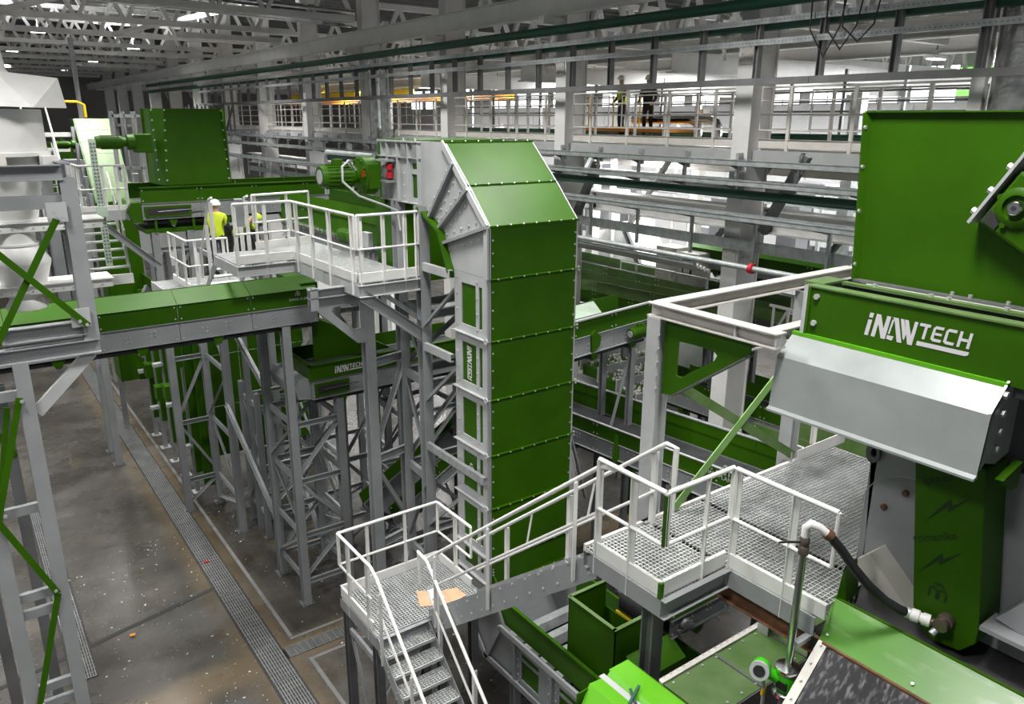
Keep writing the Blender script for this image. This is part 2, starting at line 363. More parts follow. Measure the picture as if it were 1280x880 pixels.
# logo drawn as flat letter plates: u right, v up, letter height 1
LOGO = [[(0, 0), (.17, 0), (.27, .70), (.10, .70)], [(.11, .79), (.28, .79), (.31, 1), (.14, 1)],
        [(.30, 0), (.47, 0), (.56, .60), (.74, 0), (.92, 0), (1.06, 1), (.89, 1), (.80, .42), (.62, 1), (.44, 1)],
        [(1.02, .26), (1.09, .26), (1.21, .90), (1.13, .90)], [(1.0, .20), (1.28, .20), (1.22, 0), (.98, .04)], [(1.14, 1), (1.38, 1), (1.64, 0), (1.44, 0), (1.26, .74), (1.2, .92)],
        [(1.47, 1), (1.60, 1), (1.78, .42), (1.72, .14), (1.66, .20)], [(1.64, 1), (1.80, 1), (1.98, .38), (2.06, 1), (2.20, 1), (2.07, 0), (1.88, 0)],
        [(2.27, .88), (2.70, .88), (2.72, 1), (2.29, 1)], [(2.42, .36), (2.53, .36), (2.60, .88), (2.49, .88)],
        [(2.76, .44), (2.86, .36), (3.16, .36), (3.18, .48), (2.88, .48), (2.92, .88), (3.22, .88), (3.24, 1), (2.92, 1), (2.83, .90)], [(2.91, .63), (3.17, .63), (3.18, .73), (2.92, .73)],
        [(3.26, .44), (3.36, .36), (3.66, .36), (3.68, .48), (3.38, .48), (3.42, .88), (3.72, .88), (3.74, 1), (3.42, 1), (3.33, .90)],
        [(3.78, .36), (3.89, .36), (3.96, 1), (3.85, 1)], [(4.14, .36), (4.25, .36), (4.32, 1), (4.21, 1)], [(3.92, .62), (4.18, .62), (4.20, .73), (3.93, .73)],
        [(2.24, .06), (4.15, .06), (4.26, .12), (4.28, .24), (2.26, .24)]]
def logo(o, u, v, size, parent, mat_='logo', name='logo_letter', lift=0.003):
    o, u, v = V(o), V(u), V(v); n = u.cross(v)
    for poly in LOGO:
        b = MB(); b.prism([o + (u * a + v * c) * size + n * 0.0005 for a, c in poly], n * lift); b.build(name, mat_, parent)
def m_mark(o, u, v, size, parent, mat_='logo'):
    o, u, v = V(o), V(u), V(v); n = u.cross(v)
    b = MB()
    for k in range(2):
        c0 = o + u * size * (0.27 + 0.46 * k); pts = []
        for j in range(9):
            a = math.pi * j / 8; pts.append((math.cos(a), math.sin(a)))
        outer = [c0 + (u * x * .24 + v * (y * .24 + .42)) * size for x, y in pts]; inner = [c0 + (u * x * .13 + v * (y * .13 + .42)) * size for x, y in pts]
        poly = [c0 + u * .24 * size] + outer + [c0 - u * .24 * size, c0 - u * .13 * size] + inner[::-1] + [c0 + u * .13 * size]
        vs = []
        oo = [c0 + u * .24 * size] + outer + [c0 - u * .24 * size]; ii = [c0 + u * .13 * size] + inner + [c0 - u * .13 * size]
        for j in range(len(oo) - 1): b.prism([oo[j] + n * .0005, oo[j + 1] + n * .0005, ii[j + 1] + n * .0005, ii[j] + n * .0005], n * 0.003)
    b.prism([o + (u * .2 + v * .78) * size, o + (u * .8 + v * .78) * size, o + (u * .62 + v * .95) * size, o + (u * .38 + v * .95) * size], n * 0.003)
    b.build('emblem', mat_, parent)
def gearmotor(name, label, c, ax, r=0.2, ln=0.75, gear=True, mat_='green', up_box=True):
    c, ax = V(c), V(ax).normalized(); t = thing(name, label, 'motor', c)
    b = MB(); b.lathe(c, [(r * .35, -0.02), (r * .9, -0.02), (r, 0.05), (r, ln * .62), (r * .92, ln * .66)], 24, ax); mo = b.build('motor_body', mat_, t, smooth=True)
    b = MB()
    for k in range(20):
        a = 2 * math.pi * k / 20; u = V((0, 0, 1)) if abs(ax.z) < .9 else V((1, 0, 0)); e1 = ax.cross(u).normalized(); e2 = ax.cross(e1)
        dr = e1 * math.cos(a) + e2 * math.sin(a); b.beam(c + ax * 0.08 + dr * (r * 1.02), c + ax * ln * .58 + dr * (r * 1.02), R_(0.012, r * .12), dr)
    b.build('cooling_fins', mat_, mo, stuff=True)
    b = MB(); b.lathe(c - ax * 0.03, [(r * .12, 0), (r * .62, 0), (r * .62, .012), (r * .12, .012)], 20, ax); b.build('fan_grille', 'grey_lite', mo, smooth=True)
    b = MB(); b.lathe(c + ax * ln * .66, [(r * .7, 0), (r * .7, ln * .1), (r * 1.25, ln * .12), (r * 1.25, ln * .3), (r * .9, ln * .34)], 24, ax); b.build('gearbox_flange', mat_, t, smooth=True)
    if up_box:
        bc = c + ax * ln * .35 + V((0, 0, r * 1.2)); b = MB(); b.box(bc.x - r * .4, bc.x + r * .4, bc.y - r * .35, bc.y + r * .35, bc.z - r * .3, bc.z + r * .3); b.build('terminal_box', mat_, t, bevel=0.01)
    return t

# ================================================================== BUILDING
YK = [10.15 + 5.62 * k for k in range(-1, 13)]
b = MB(); b.box(-16, 38, -14, 84, -0.3, 0); floor = struct(b, 'floor', 'floor')
b = MB(); b.box(-16, 38, -14, 84, 16.2, 16.4); struct(b, 'ceiling', 'roof')
for k in range(54):                      # roof purlins
    y = 18 + k * 1.2
    b = MB(); b.beam((-16, y, 16.1), (38, y, 16.1), C_(0.08, 0.2)); o = b.build('roof_purlin', 'steel_dark', bpy.data.objects['ceiling'])
b = MB(); b.box(-16, 38, 83, 83.3, 0, 16.2); wf = struct(b, 'wall_far', 'wall')
for k in range(21):
    b = MB(); b.box(-15.5 + k * 2.5, -13.1 + k * 2.5, 82.96, 83.02, 0.1, 16); b.build('wall_panel', 'wall', wf)
b = MB(); b.box(34, 34.3, -14, 83, 0, 16.2); wr = struct(b, 'wall_right', 'wall_lite')
for k in range(40):
    b = MB(); b.box(33.95, 34.0, -13.5 + k * 2.4, -11.14 + k * 2.4, 0.1, 16); b.build('wall_panel', 'wall_lite', wr)
n = 0
for k in range(30):                      # ribbon windows of the right wall
    y = -8 + k * 2.4
    if k % 5 == 4: continue
    n += 1
    wm = 'window'
    b = MB(); b.box(33.93, 33.95, y, y + 1.9, 11.3, 12.7); o = struct(b, 'window_%d' % n, wm)
    b = MB()
    for f in (0, .5, 1): b.box(33.9, 33.94, y + 1.9 * f - .03, y + 1.9 * f + .03, 11.25, 12.75)
    for z in (11.27, 12.0, 12.73): b.box(33.9, 33.94, y, y + 1.9, z - .03, z + .03)
    b.build('window_frame', 'grey_lite', o)
b = MB(); b.box(33.86, 33.9, 14.2, 16.0, 11.5, 12.6); tag(b.build('green_lit_sign', 'window_green'), 'glowing green panel high on the right wall', 'sign')
b = MB(); b.box(13.35, 18.5, -6, 83, 9.75, 9.98); mezz = struct(b, 'floor_mezzanine', 'cream')
# columns
col_lab = ['cream steel column behind the dark green hopper', 'white steel column behind the green gusset bracket', 'white steel column right of the green elevator head', 'white steel column beside the silver lagged pipes, far side', 'white steel column with silver lagged pipes before it']
ords = ['sixth', 'seventh', 'eighth', 'ninth', 'tenth', 'eleventh', 'twelfth', 'thirteenth', 'fourteenth']
for i, y in enumerate(YK):
    lab = col_lab[i] if i < len(col_lab) else 'white hall column, %s along the mezzanine edge from the right' % ords[i - 5]
    t = thing('hall_column', lab, 'column', (13.35, y, 0), 'columns along the mezzanine edge')
    b = MB(); b.box(13.0, 13.03, y - .2, y + .2, 0, 16.1); b.build('front_flange', 'concrete_col', t)
    b = MB(); b.box(13.67, 13.70, y - .2, y + .2, 0, 16.1); b.build('rear_flange', 'concrete_col', t)
    b = MB(); b.box(13.03, 13.67, y - .16, y + .16, 0, 16.1); b.build('web', 'concrete_col', t)
    for z in (11.55, 7.6):
        b = MB(); b.box(12.975, 13.0, y - .15, y + .15, z, z + .62); b.build('splice_plate', 'cream', t)
        bo = MB()
        for zz in range(5):
            for yy in (-.09, .09): bo.bolt((12.975, y + yy, z + .07 + zz * .12), (-1, 0, 0), 0.02)
        for zz in range(3):
            for xx in (13.12, 13.2, 13.4, 13.48): bo.bolt((xx, y - .16, z + .2 + zz * .13), (0, -1, 0), 0.02)
        bo.build('bolt_heads', 'bolt', t, stuff=True)
# roof trusses of the main bay
zt = 13.86
def truss(name, lab, y, xa, xb, zb, h, mat_='truss', grp=None, n=None, cat='roof truss', c=.2):
    t = thing(name, lab, cat, (xa, y, zb), grp)
    b = MB(); b.beam((xa, y, zb), (xb, y, zb), R_(c, c)); b.build('bottom_chord', mat_, t)
    b = MB(); b.beam((xa, y, zb + h), (xb, y, zb + h), R_(c, c)); b.build('top_chord', mat_, t)
    n = n or round((xb - xa) / 1.55)
    L = (xb - xa) / n
    for k in range(n):
        x = xa + k * L
        b = MB(); b.beam((x + .04, y, zb), (x + L / 2, y, zb + h), R_(.13, .13)); b.build('web_brace', mat_, t)
        b = MB(); b.beam((x + L / 2, y, zb + h), (x + L - .04, y, zb), R_(.13, .13)); b.build('web_brace', mat_, t)
    return t
ty = [y for y in YK if y > 24]
ORD = ['first', 'second', 'third', 'fourth', 'fifth', 'sixth', 'seventh', 'eighth', 'ninth', 'tenth', 'eleventh', 'twelfth', 'thirteenth', 'fourteenth']
for i, y in enumerate(ty):
    truss('roof_truss', '%s cream lattice roof truss counted from the front of the main hall' % ORD[i] if i else 'nearest lattice roof truss, cream, crossing the top left corner', y, -14, 12.8, zt, 1.55, grp='main hall roof trusses')
    truss('roof_truss', 'cream lattice truss over the mezzanine bay, level with the %s hall truss' % ORD[i], y, 13.8, 33.9, zt - 1.0, 1.5, grp='mezzanine roof trusses')
    if i in (1, 3, 5): b = MB(); b.beam((8.2, y - .05, zt - .36), (12.2, y - .05, zt - .36), R_(.18, .2)); tag(b.build('hanging_beam', 'truss'), 'short pale beam slung below the %s roof truss' % ORD[i], 'beam', 'beams slung below the trusses')
# nearer trusses over the mezzanine bay (visible through the cable ladder)
for i, y in enumerate([10.15, 15.77, 21.39]):
    truss('roof_truss', ['white lattice truss behind the right end of the cable ladder', 'white lattice truss behind the cable ladder, middle of the photo', 'white lattice truss behind the cable ladder, left of the elevator head'][i], y, 13.8, 33.9, 12.4, 1.9, mat_='white')
    b = MB(); b.beam((13.7, y + 2.6, 11.75), (33.9, y + 2.6, 11.75), I_(.3, .45, .03, .02)); tag(b.build('ceiling_beam', 'white'), ['wide white beam crossing the mezzanine bay at right', 'wide white beam crossing the mezzanine bay at centre', 'wide white beam crossing the mezzanine bay beyond the elevator'][i], 'beam')
for i, x in enumerate((16.5, 20.5)):
    b = MB(); b.beam((x, 2, 12.3), (x, 60, 12.3), I_(.25, .4, .03, .02)); tag(b.build('ceiling_beam', 'truss'), ['nearer long white beam under the mezzanine roof', 'farther long white beam under the mezzanine roof'][i], 'beam')
# sloping wind braces between trusses
for i, (x, y) in enumerate(((2.5, ty[1]), (7.0, ty[2]))):
    b = MB(); b.beam((x, y, zt), (x + 5.2, y - 5.62, zt + 1.2), R_(.16, .16)); tag(b.build('wind_brace', 'truss'), ['slanting tube brace between the near roof trusses', 'slanting tube brace between the farther roof trusses'][i], 'brace')
# silver duct crossing the roof
t = thing('roof_duct', 'long silver round duct hung across under the roof', 'duct', (3, 27.6, 13.9))
b = MB(); b.tube([(5.0, 27.5, 13.95), (12.8, 27.3, 13.75)], .16, 14); b.build('duct_tube', 'chrome', t, smooth=True)
b = MB(); b.tube([(4.9, 27.2, 14.25), (12.8, 27.0, 14.05)], .12, 14); b.build('duct_tube', 'chrome', t, smooth=True)
t = thing('roof_box_beam', 'white box beam at the top left corner of the hall', 'beam', (-4, 24.5, 13.9))
b = MB(); b.box(-6, 4.4, 24.6, 25.2, 13.55, 13.95); b.build('beam_shell', 'white', t, bevel=.02)
# crane runway beam
t = thing('crane_runway_beam', 'long white crane runway beam along the column row', 'beam', (12.45, 0, 12.87))
for k in range(12):
    y0 = 4 + k * 6.6
    b = MB(); b.beam((12.5, y0, 13.12), (12.5, y0 + 6.59, 13.12), I_(.3, .5, .025, .02)); b.build('beam_length', 'truss', t)
for y in YK[1:]:
    b = MB(); b.box(12.35, 13.0, y - .1, y + .1, 12.72, 12.87); b.build('corbel', 'truss', t)
    b = MB(); b.box(12.42, 12.58, y + 2.6, y + 2.8, 13.37, 13.5); b.build('rail_clip', 'white', t)
# dark green service pipes below runway beam
for i, (x, z, la) in enumerate(((12.75, 12.58, 'upper dark green service pipe under the crane beam'), (12.87, 12.2, 'lower dark green service pipe under the crane beam'))):
    t = thing('service_pipe', la, 'pipe', (x, 5, z))
    b = MB(); b.tube([(x, 3, z), (x, 60, z)], .11, 12); b.build('pipe_run', 'pipe_green', t, smooth=True)
    for y in YK[1:10]:
        b = MB(); b.box(x - .03, 13.0, y + .5, y + .56, z - .19, z - .12); b.beam((x, y + .53, z - .15), (13.0, y + .53, z - .55), R_(.05, .04)); b.build('pipe_bracket', 'truss', t)
# cable ladder frame in front of the columns
t = thing('cable_ladder_frame', 'long grey steel frame carrying two perforated cable trays across the hall', 'cable ladder', (12.65, 3, 11.15))
for k in range(8):
    y0 = 3 + k * 5.5
    b = MB(); b.beam((12.65, y0, 11.2), (12.65, y0 + 5.49, 11.2), R_(.1, .12)); b.build('bottom_beam', 'steel_dark', t)
    b = MB(); b.beam((12.6, y0, 11.88), (12.6, y0 + 5.49, 11.88), C_(.07, .1)); b.build('perforated_rail', 'galv', t)
    b = MB(); b.beam((12.6, y0, 12.24), (12.6, y0 + 5.49, 12.24), C_(.07, .1)); b.build('perforated_rail', 'galv', t)
    ho = MB()
    for j in range(70):
        y = y0 + .05 + j * .078
        for z in (11.88, 12.24): ho.box(12.595, 12.6005, y, y + .022, z - .012, z + .006)
    ho.build('rail_slots', 'steel_dark', t, stuff=True)
for k in range(33):
    y = 4.4 + k * 1.32
    b = MB(); b.beam((12.7, y, 11.2), (12.7, y, 12.25), I_(.12, .1)); b.build('upright', 'steel_dark', t)
# cables dangling over the frame
for i, yy in enumerate((7.6, 7.9, 8.2)):
    b = MB(); b.tube([(12.55, yy - .3, 12.5), (12.5, yy - .25, 12.0), (12.5, yy, 11.75 - .1 * i), (12.5, yy + .3, 12.0), (12.55, yy + .35, 12.6)], .014, 6); tag(b.build('loose_cable', 'black', smooth=True), ['left loop', 'middle loop', 'right loop'][i] + ' of black cable hanging over the cable ladder', 'cable')
# mezzanine edge
for i in range(len(YK) - 2):
    ya, yb = YK[i] + .25, YK[i + 1] - .25
    if i == 0: ya = 6.0
    if i > 6: break
    side = ['behind the dark green hopper', 'between hopper and the bolted column', 'between the bolted column and the next', 'above the elevator head', 'beside the silver lagged pipes', 'beyond the silver lagged pipes', 'far down the hall'][i]
    railing('mezzanine_railing', 'cream mezzanine railing ' + side, [(13.25, ya, 10.0), (13.25, yb, 10.0)], h=1.12, spacing=1.15, toe=.16, rails=(.33, .62, .88), rad=.02, mat_='cream', group='mezzanine edge railings', drop=.05)
    railing('mezzanine_railing', 'inner cream railing ' + side, [(14.9, ya, 10.0), (14.9, yb, 10.0)], h=1.12, spacing=1.0, toe=0, rails=(.33, .62), rad=.02, mat_='cream', group='inner mezzanine railings', drop=0)
    b = MB(); b.beam((13.2, ya - .3, 9.84), (13.2, yb + .3, 9.84), C_(.08, .22)); tag(b.build('edge_channel', 'grey_lite'), 'grey channel under the mezzanine edge ' + side, 'beam', 'mezzanine edge channels')
    # pale girder below
    b = MB(); b.beam((14.3, ya - .3, 8.45), (14.3, yb + .3, 8.45), I_(.5, .5, .03, .03)); tag(b.build('mezzanine_girder', 'white'), 'deep white girder below the mezzanine ' + side, 'beam', 'girders below the mezzanine')
# cable trays below the mezzanine
def tray(lab, x, z, wd, hh, y0, y1, step=1.35, mat_='galv', hang=True, arm=0.0, lip=True):
    t = thing('cable_tray', lab, 'cable tray', (x, y0, z))
    n = max(1, round((y1 - y0) / 3.0)); L = (y1 - y0) / n
    for k in range(n):
        a, c = y0 + k * L + .003, y0 + (k + 1) * L - .003
        b = MB(); b.box(x, x + wd, a, c, z, z + .01); b.box(x, x + .012, a, c, z, z + hh); b.box(x + wd - .012, x + wd, a, c, z, z + hh); b.box(x - .012, x + .012, a, c, z + hh, z + hh + .012); b.build('tray_length', mat_, t)
    y = y0 + .6
    while y < y1:
        b = MB(); b.box(x + wd + .01, x + wd + .07, y - .03, y + .03, z - .1 - arm, 9.9 if z > 9 else z + .02); b.build('hanger', 'galv', t)
        b = MB(); b.prism([(x + .02, y - .02, z - .005), (x + wd, y - .02, z - .005), (x + wd, y - .02, z - .1)], (0, .04, 0)); b.build('arm', 'steel_dark', t)
        y += step
    return t
tray('upper galvanised cable tray under the mezzanine edge', 12.55, 9.66, .3, .11, 4, 48)
tray('second galvanised cable tray under the mezzanine edge', 12.35, 9.30, .4, .10, 4, 48)
tray('wide slotted cable tray lowest on the column row', 12.2, 8.66, .5, .10, 4, 46, step=1.6, arm=.75)
b = MB(); b.beam((12.85, 4, 8.0), (12.85, 40, 8.0), L_(.16, .22, .012)); tag(b.build('angle_rail', 'galv'), 'galvanised angle rail along the columns below the wide tray', 'beam')
b = MB(); b.tube([(12.9, 4, 9.1), (12.9, 30, 9.1)], .09, 12); tag(b.build('service_pipe', 'pipe_green', smooth=True), 'dark green pipe behind the cable trays', 'pipe')
t = thing('pipe_bundle', 'bundle of pale pipes running past the white column', 'pipe', (12.4, 5, 7.6))
for k in range(5):
    b = MB(); b.tube([(12.35 + .11 * k, 10.5, 7.66 - .045 * k), (12.35 + .11 * k, 30, 7.66 - .045 * k)], .05, 8); b.build('pipe_run', 'cream' if k else 'galv', t, smooth=True)
b = MB(); b.tube([(12.25, 4.5, 7.82), (12.25, 30, 7.76)], .055, 10); b.build('handrail_pipe', 'galv', t, smooth=True)
b = MB(); b.cyl((12.25, 9.0, 7.81), (12.25, 9.08, 7.81), .1, n=12); b.build('red_clamp', 'red', t, smooth=True)
for j, y in enumerate((26.2, 27.05)):
    t = thing('lagged_pipe', ['right', 'left'][j] + ' of two silver lagged pipes standing by the columns', 'pipe', (13.0, y - 1.0, 8))
    b = MB(); b.tube([(13.0, y - 1.0, 6), (13.0, y - 1.0, 12.6)], .21, 18); b.build('lagging', 'foil', t, smooth=True)
t = thing('foil_wrapped_duct', 'thick foil wrapped vertical duct at the right edge of the picture', 'duct', (13.3, 5.35, 6))
b = MB(); b.tube([(13.35, 5.3, 6), (13.35, 5.3, 15)], .48, 28); b.build('foil_wrap', 'foil', t, smooth=True)
b = MB(); b.box(13.0, 13.12, 5.75, 5.95, 6, 15); b.build('edge_strip', 'concrete_col', t)
# roof lamps : housings with lenses, the light they give, and added roof fill
def lamp_proto(rod=0):
    t = thing('high_bay_lamp', 'lit white high bay lamp', 'lamp', (0, 0, 0))
    b = MB(); b.box(-.3, .3, -.12, .12, 0, .08); b.box(-.1, .1, -.1, .1, .08, .2); b.build('housing', 'white', t, bevel=.01)
    b = MB(); b.box(-.27, .27, -.1, .1, -.02, 0); b.build('lens', 'lamp', t)
    if rod:
        b = MB(); b.box(-.015, .015, -.015, .015, .2, rod); b.build('suspension_rod', 'grey_dark', t)
    return t
proto = None
NL = 0
for ix, x in enumerate((-7.5, -1.0, 4.6, 9.6)):
    for iy in range(12):
        y = 3.2 + iy * 6.3
        z = 14.0
        far = y > 24
        if far and (iy + ix) % 2: continue
        lab = 'lit high bay lamp, %s row from the left, %s from the front' % (ORD[ix], ORD[iy])
        if proto is None:
            proto = lamp_proto(2.2); proto.location = (x, y, z); proto['label'] = lab; proto['group'] = 'high bay lamps'; t = proto
        else: t = copy_tree(proto, (x, y, z), lab, 'high bay lamps')
        if y < 50:
            ld = bpy.data.lights.new('lamp_light', 'AREA'); ld.shape = 'RECTANGLE'; ld.size = .54 if far else 1.6; ld.size_y = .2 if far else 1.0; ld.energy = LAMP_W * (1.5 if far else 1); ld.color = (1.0, 0.98, 0.95); ld.spread = math.radians(125)
            lo = bpy.data.objects.new('lamp_light', ld); COL.objects.link(lo); lo.location = (0, 0, -.06); lo.parent = t; NL += 1
            if far:
                ld = bpy.data.lights.new('roof_fill_light', 'AREA'); ld.shape = 'RECTANGLE'; ld.size = .5; ld.size_y = .2; ld.energy = LAMP_W * 2.2  # upward light added to brighten the roof and trusses
                lo = bpy.data.objects.new('roof_fill_light', ld); COL.objects.link(lo); lo.location = (0, 0, .24); lo.rotation_euler = (math.pi, 0, 0); lo.parent = t
mproto = None; uproto = None
for ix, x in enumerate((20.5, 28.0)):
    for iy in range(8):
        y = 4 + iy * 6.3
        if mproto is None: mproto = lamp_proto(4.2); mproto.location = (x, y, 12.0); mproto['group'] = 'mezzanine lamps'; mproto['label'] = 'lit lamp over the mezzanine, near row, first from the front'; t = mproto
        else: t = copy_tree(mproto, (x, y, 12.0), 'lit lamp over the mezzanine, %s row, %s from the front' % (['near', 'far'][ix], ORD[iy]), 'mezzanine lamps')
        ld = bpy.data.lights.new('lamp_light', 'AREA'); ld.shape = 'RECTANGLE'; ld.size = 1.4; ld.size_y = .8; ld.energy = LAMP_W * 2.2
        lo = bpy.data.objects.new('lamp_light', ld); COL.objects.link(lo); lo.location = (0, 0, -.06); lo.parent = t
        if iy % 2 == 0:
            xu = (15.9, 17.7)[ix]
            if uproto is None: uproto = lamp_proto(); uproto.location = (xu, y, 9.54); uproto['group'] = 'lamps under the mezzanine'; uproto['label'] = 'lit lamp below the mezzanine, near row, first from the front'; t = uproto
            else: t = copy_tree(uproto, (xu, y, 9.54), 'lit lamp below the mezzanine, %s row, %s from the front' % (['near', 'far'][ix], ORD[iy // 2]), 'lamps under the mezzanine')
            ld = bpy.data.lights.new('lamp_light', 'AREA'); ld.shape = 'RECTANGLE'; ld.size = 1.4; ld.size_y = .8; ld.energy = LAMP_W * .6
            lo = bpy.data.objects.new('lamp_light', ld); COL.objects.link(lo); lo.location = (0, 0, -.06); lo.parent = t
# floor drain channels
def drain(lab, x0, x1, y0, y1, along, seg=1.2, mat_='steel_dark'):
    t = thing('drain_grating', lab, 'drain', ((x0 + x1) / 2, (y0 + y1) / 2, 0.0))
    L = (y1 - y0) if along == 'y' else (x1 - x0); n = round(L / seg); sg = L / n
    me = None
    for k in range(n):
        a = (y0 if along == 'y' else x0) + k * sg
        b = MB(); q = 9
        wd = (x1 - x0) if along == 'y' else (y1 - y0)
        for i in range(q):
            u = (i + .5) / q * wd
            if along == 'y': b.box(x0 + u - wd / q * .24, x0 + u + wd / q * .24, a + .01, a + sg - .01, .004, .022)
            else: b.box(a + .01, a + sg - .01, y0 + u - wd / q * .24, y0 + u + wd / q * .24, .004, .022)
        for i in range(9):
            c = a + .02 + (sg - .04) * i / 8
            if along == 'y': b.box(x0, x1, c - .008, c + .008, .002, .018)
            else: b.box(c - .008, c + .008, y0, y1, .002, .018)
        b.build('grate_panel', mat_, t)
    b = MB(); b.box(x0 - .04, x1 + .04, y0, y1, .0005, .003); b.build('channel_bed', 'dark', t)
    return t
drain('long slotted floor drain grating running down the hall', 3.66, 4.14, 8.0, 46, 'y')
drain('short cross drain grating joining the long drain by the stairs', 4.2, 9.0, 13.3, 13.66, 'x')
# concrete kerbs beside the drain, floor joint
for nm, lab, q in (('floor_strip', 'pale mortar strip along the long drain', (4.42, 4.5, 13.95, 46)), ('floor_strip', 'pale mortar strip above the cross drain', (4.42, 9.0, 13.85, 13.93)), ('floor_strip', 'pale mortar strip below the cross drain', (4.5, 9.0, 13.0, 13.08)), ('floor_strip', 'pale mortar strip beside the drain near the stairs', (4.5, 4.58, 8, 13.0))):
    b = MB(); b.box(q[0], q[1], q[2], q[3], 0.0, 0.012); tag(b.build(nm, 'concrete_col' if False else 'steel_dark'), lab, 'floor strip')
b = MB(); b.beam((-4, 14.9, .004), (3.62, 16.7, .004), R_(.12, .006)); tag(b.build('floor_joint', 'dark'), 'dark joint across the concrete floor left of the drain', 'floor joint')
b = MB()
for k in range(360):
    q = random.random()
    if q < .62: x = random.uniform(.8, 3.6); y = random.uniform(11.5, 20)
    else: x = random.uniform(4.6, 8); y = random.uniform(10, 22)
    s_ = random.choice((.01, .012, .014, .018, .03)); a = random.uniform(0, 3.14)
    c, d = math.cos(a) * s_, math.sin(a) * s_
    b.prism([(x - c, y - d, .002), (x + d * .5, y - c * .5, .002), (x + c, y + d, .002), (x - d * .5, y + c * .5, .002)], (0, 0, random.uniform(.004, .02)))
tag(b.build('litter_scraps', 'paper', stuff=True), 'scattered white paper and plastic scraps on the concrete floor', 'litter')
for lab, x, y, m_ in (('small orange scrap on the floor left of the drain', 1.75, 15.9, 'orange'), ('small red scrap on the floor drain', 3.8, 17.9, 'red')):
    b = MB(); b.prism([(x - .05, y - .02, .03), (x + .05, y - .04, .03), (x + .07, y + .03, .03), (x - .03, y + .04, .03)], (0, 0, .02)); tag(b.build('scrap', m_), lab, 'litter')

# ================================================================== SLAT ELEVATOR (tall green tower)
EX0, EX1 = 6.6, 8.35
t = thing('slat_elevator', 'tall green and grey vertical slat elevator in the middle of the hall', 'elevator', (7.4, 9.6, 0)); ELEV = t
seam = [8.95, 8.15, 7.16, 6.18, 5.21, 4.24, 3.27, 2.75]
YF, YB = 9.6, 10.63
bo = MB()
def on_side(y, z, x=EX0): return (x, y, z)
for k in range(len(seam) - 1):
    z1, z0 = seam[k] - .004, seam[k + 1] + .004
    b = MB(); b.box(EX0 + .03, EX1 - .03, YF, YF + .015, z0, z1); b.build('front_panel', 'green', t)
    b = MB(); b.box(EX0, EX1, YF - .045, YF + .005, z0 - .012, z0 - .001); b.build('joint_flange', 'green', t)
    for j in range(7): bo.bolt((EX0 + .12 + j * .25, YF - .045, z0 - .006), (0, -1, 0), .012, .02); 
    for zz in (z0 + .2, (z0 + z1) / 2, z1 - .2):
        for xx in (EX0 + .05, EX1 - .06): bo.bolt((xx, YF, zz), (0, -1, 0))
    for j in (0, 1):
        bo.bolt((EX1 - .01, YF - .05, z0 + .03 * (2 * j - 1)), (0, -1, 0), .016, .03)
    b = MB(); b.box(EX1 - .03, EX1, YF, YB, z0, z1); b.build('far_side_panel', 'grey_lite', t)
    b = MB(); b.box(EX0 + .03, EX1 - .03, YB - .015, YB, z0, z1); b.build('rear_panel', 'green', t)
    # grey side panel with cut-out window and slot, near side
    h = z1 - z0; ya, yb = YF, YB
    wz0, wz1 = z0 + h * .13, z1 - h * .17
    if h < .6: wz0, wz1 = z0 + h * .2, z1 - h * .2
    if k == 0: continue
    b = MB()
    for a, c in ((ya, 9.82), (9.91, 10.0), (10.42, yb)): b.box(EX0, EX0 + .02, a, c, z0, z1)
    for a, c in ((9.82, 9.91), (10.0, 10.42)):
        b.box(EX0, EX0 + .02, a, c, z0, wz0); b.box(EX0, EX0 + .02, a, c, wz1, z1)
    sp = b.build('side_panel', 'grey_lite', t)
    b = MB(); b.box(EX0 + .022, EX0 + .03, 9.99, 10.43, wz0 - .01, wz1 + .01); wp = b.build('window_panel', 'green', sp)
    b = MB(); b.box(EX0 + .022, EX0 + .03, 9.81, 9.92, wz0 - .01, wz1 + .01); b.build('slot_panel', 'green', sp)
    b = MB(); b.box(EX0 - .06, EX0 + .01, YF - .01, YB + .02, z0 - .02, z0 - .004); b.build('side_flange', 'grey_lite', t)
    b = MB(); b.beam((EX0 - .01, YF + .02, z0), (EX0 - .01, YF + .02, z1), R_(.05, .04)); b.build('corner_post', 'grey', t)
    for y in (9.96, 9.65, 10.55):
        for j in range(4): bo.bolt((EX0, y, z0 + .1 + j * (h - .2) / 3), (-1, 0, 0), .018)
    if k == 2:
        # vertical lettering reading downwards
        u, v_ = V((0, 0, -1)), V((0, -1, 0))
        o_ = V((EX0 + .0215, 10.30, wz1 - .06)); nn = u.cross(v_)
        if nn.x > 0: v_ = V((0, 1, 0)); o_ = V((EX0 + .0215, 10.10, wz1 - .06))
        logo(o_, u, v_, .135, wp)
    if k == 4:
        m_mark((EX0 + .0215, 10.3, wz0 + .3), (0, -1, 0), (0, 0, 1), .18, wp)
    # little lifting eye
    b = MB(); b.ring([(EX0 - .08, YF + .02 + .05 * math.cos(a), z0 + .05 * math.sin(a)) for a in [i * math.pi / 4 for i in range(8)]], [(EX0 - .08, YF + .02 + .025 * math.cos(a), z0 + .025 * math.sin(a)) for a in [i * math.pi / 4 for i in range(8)]], (.02, 0, 0)); b.build('lifting_eye', 'grey_lite', t)
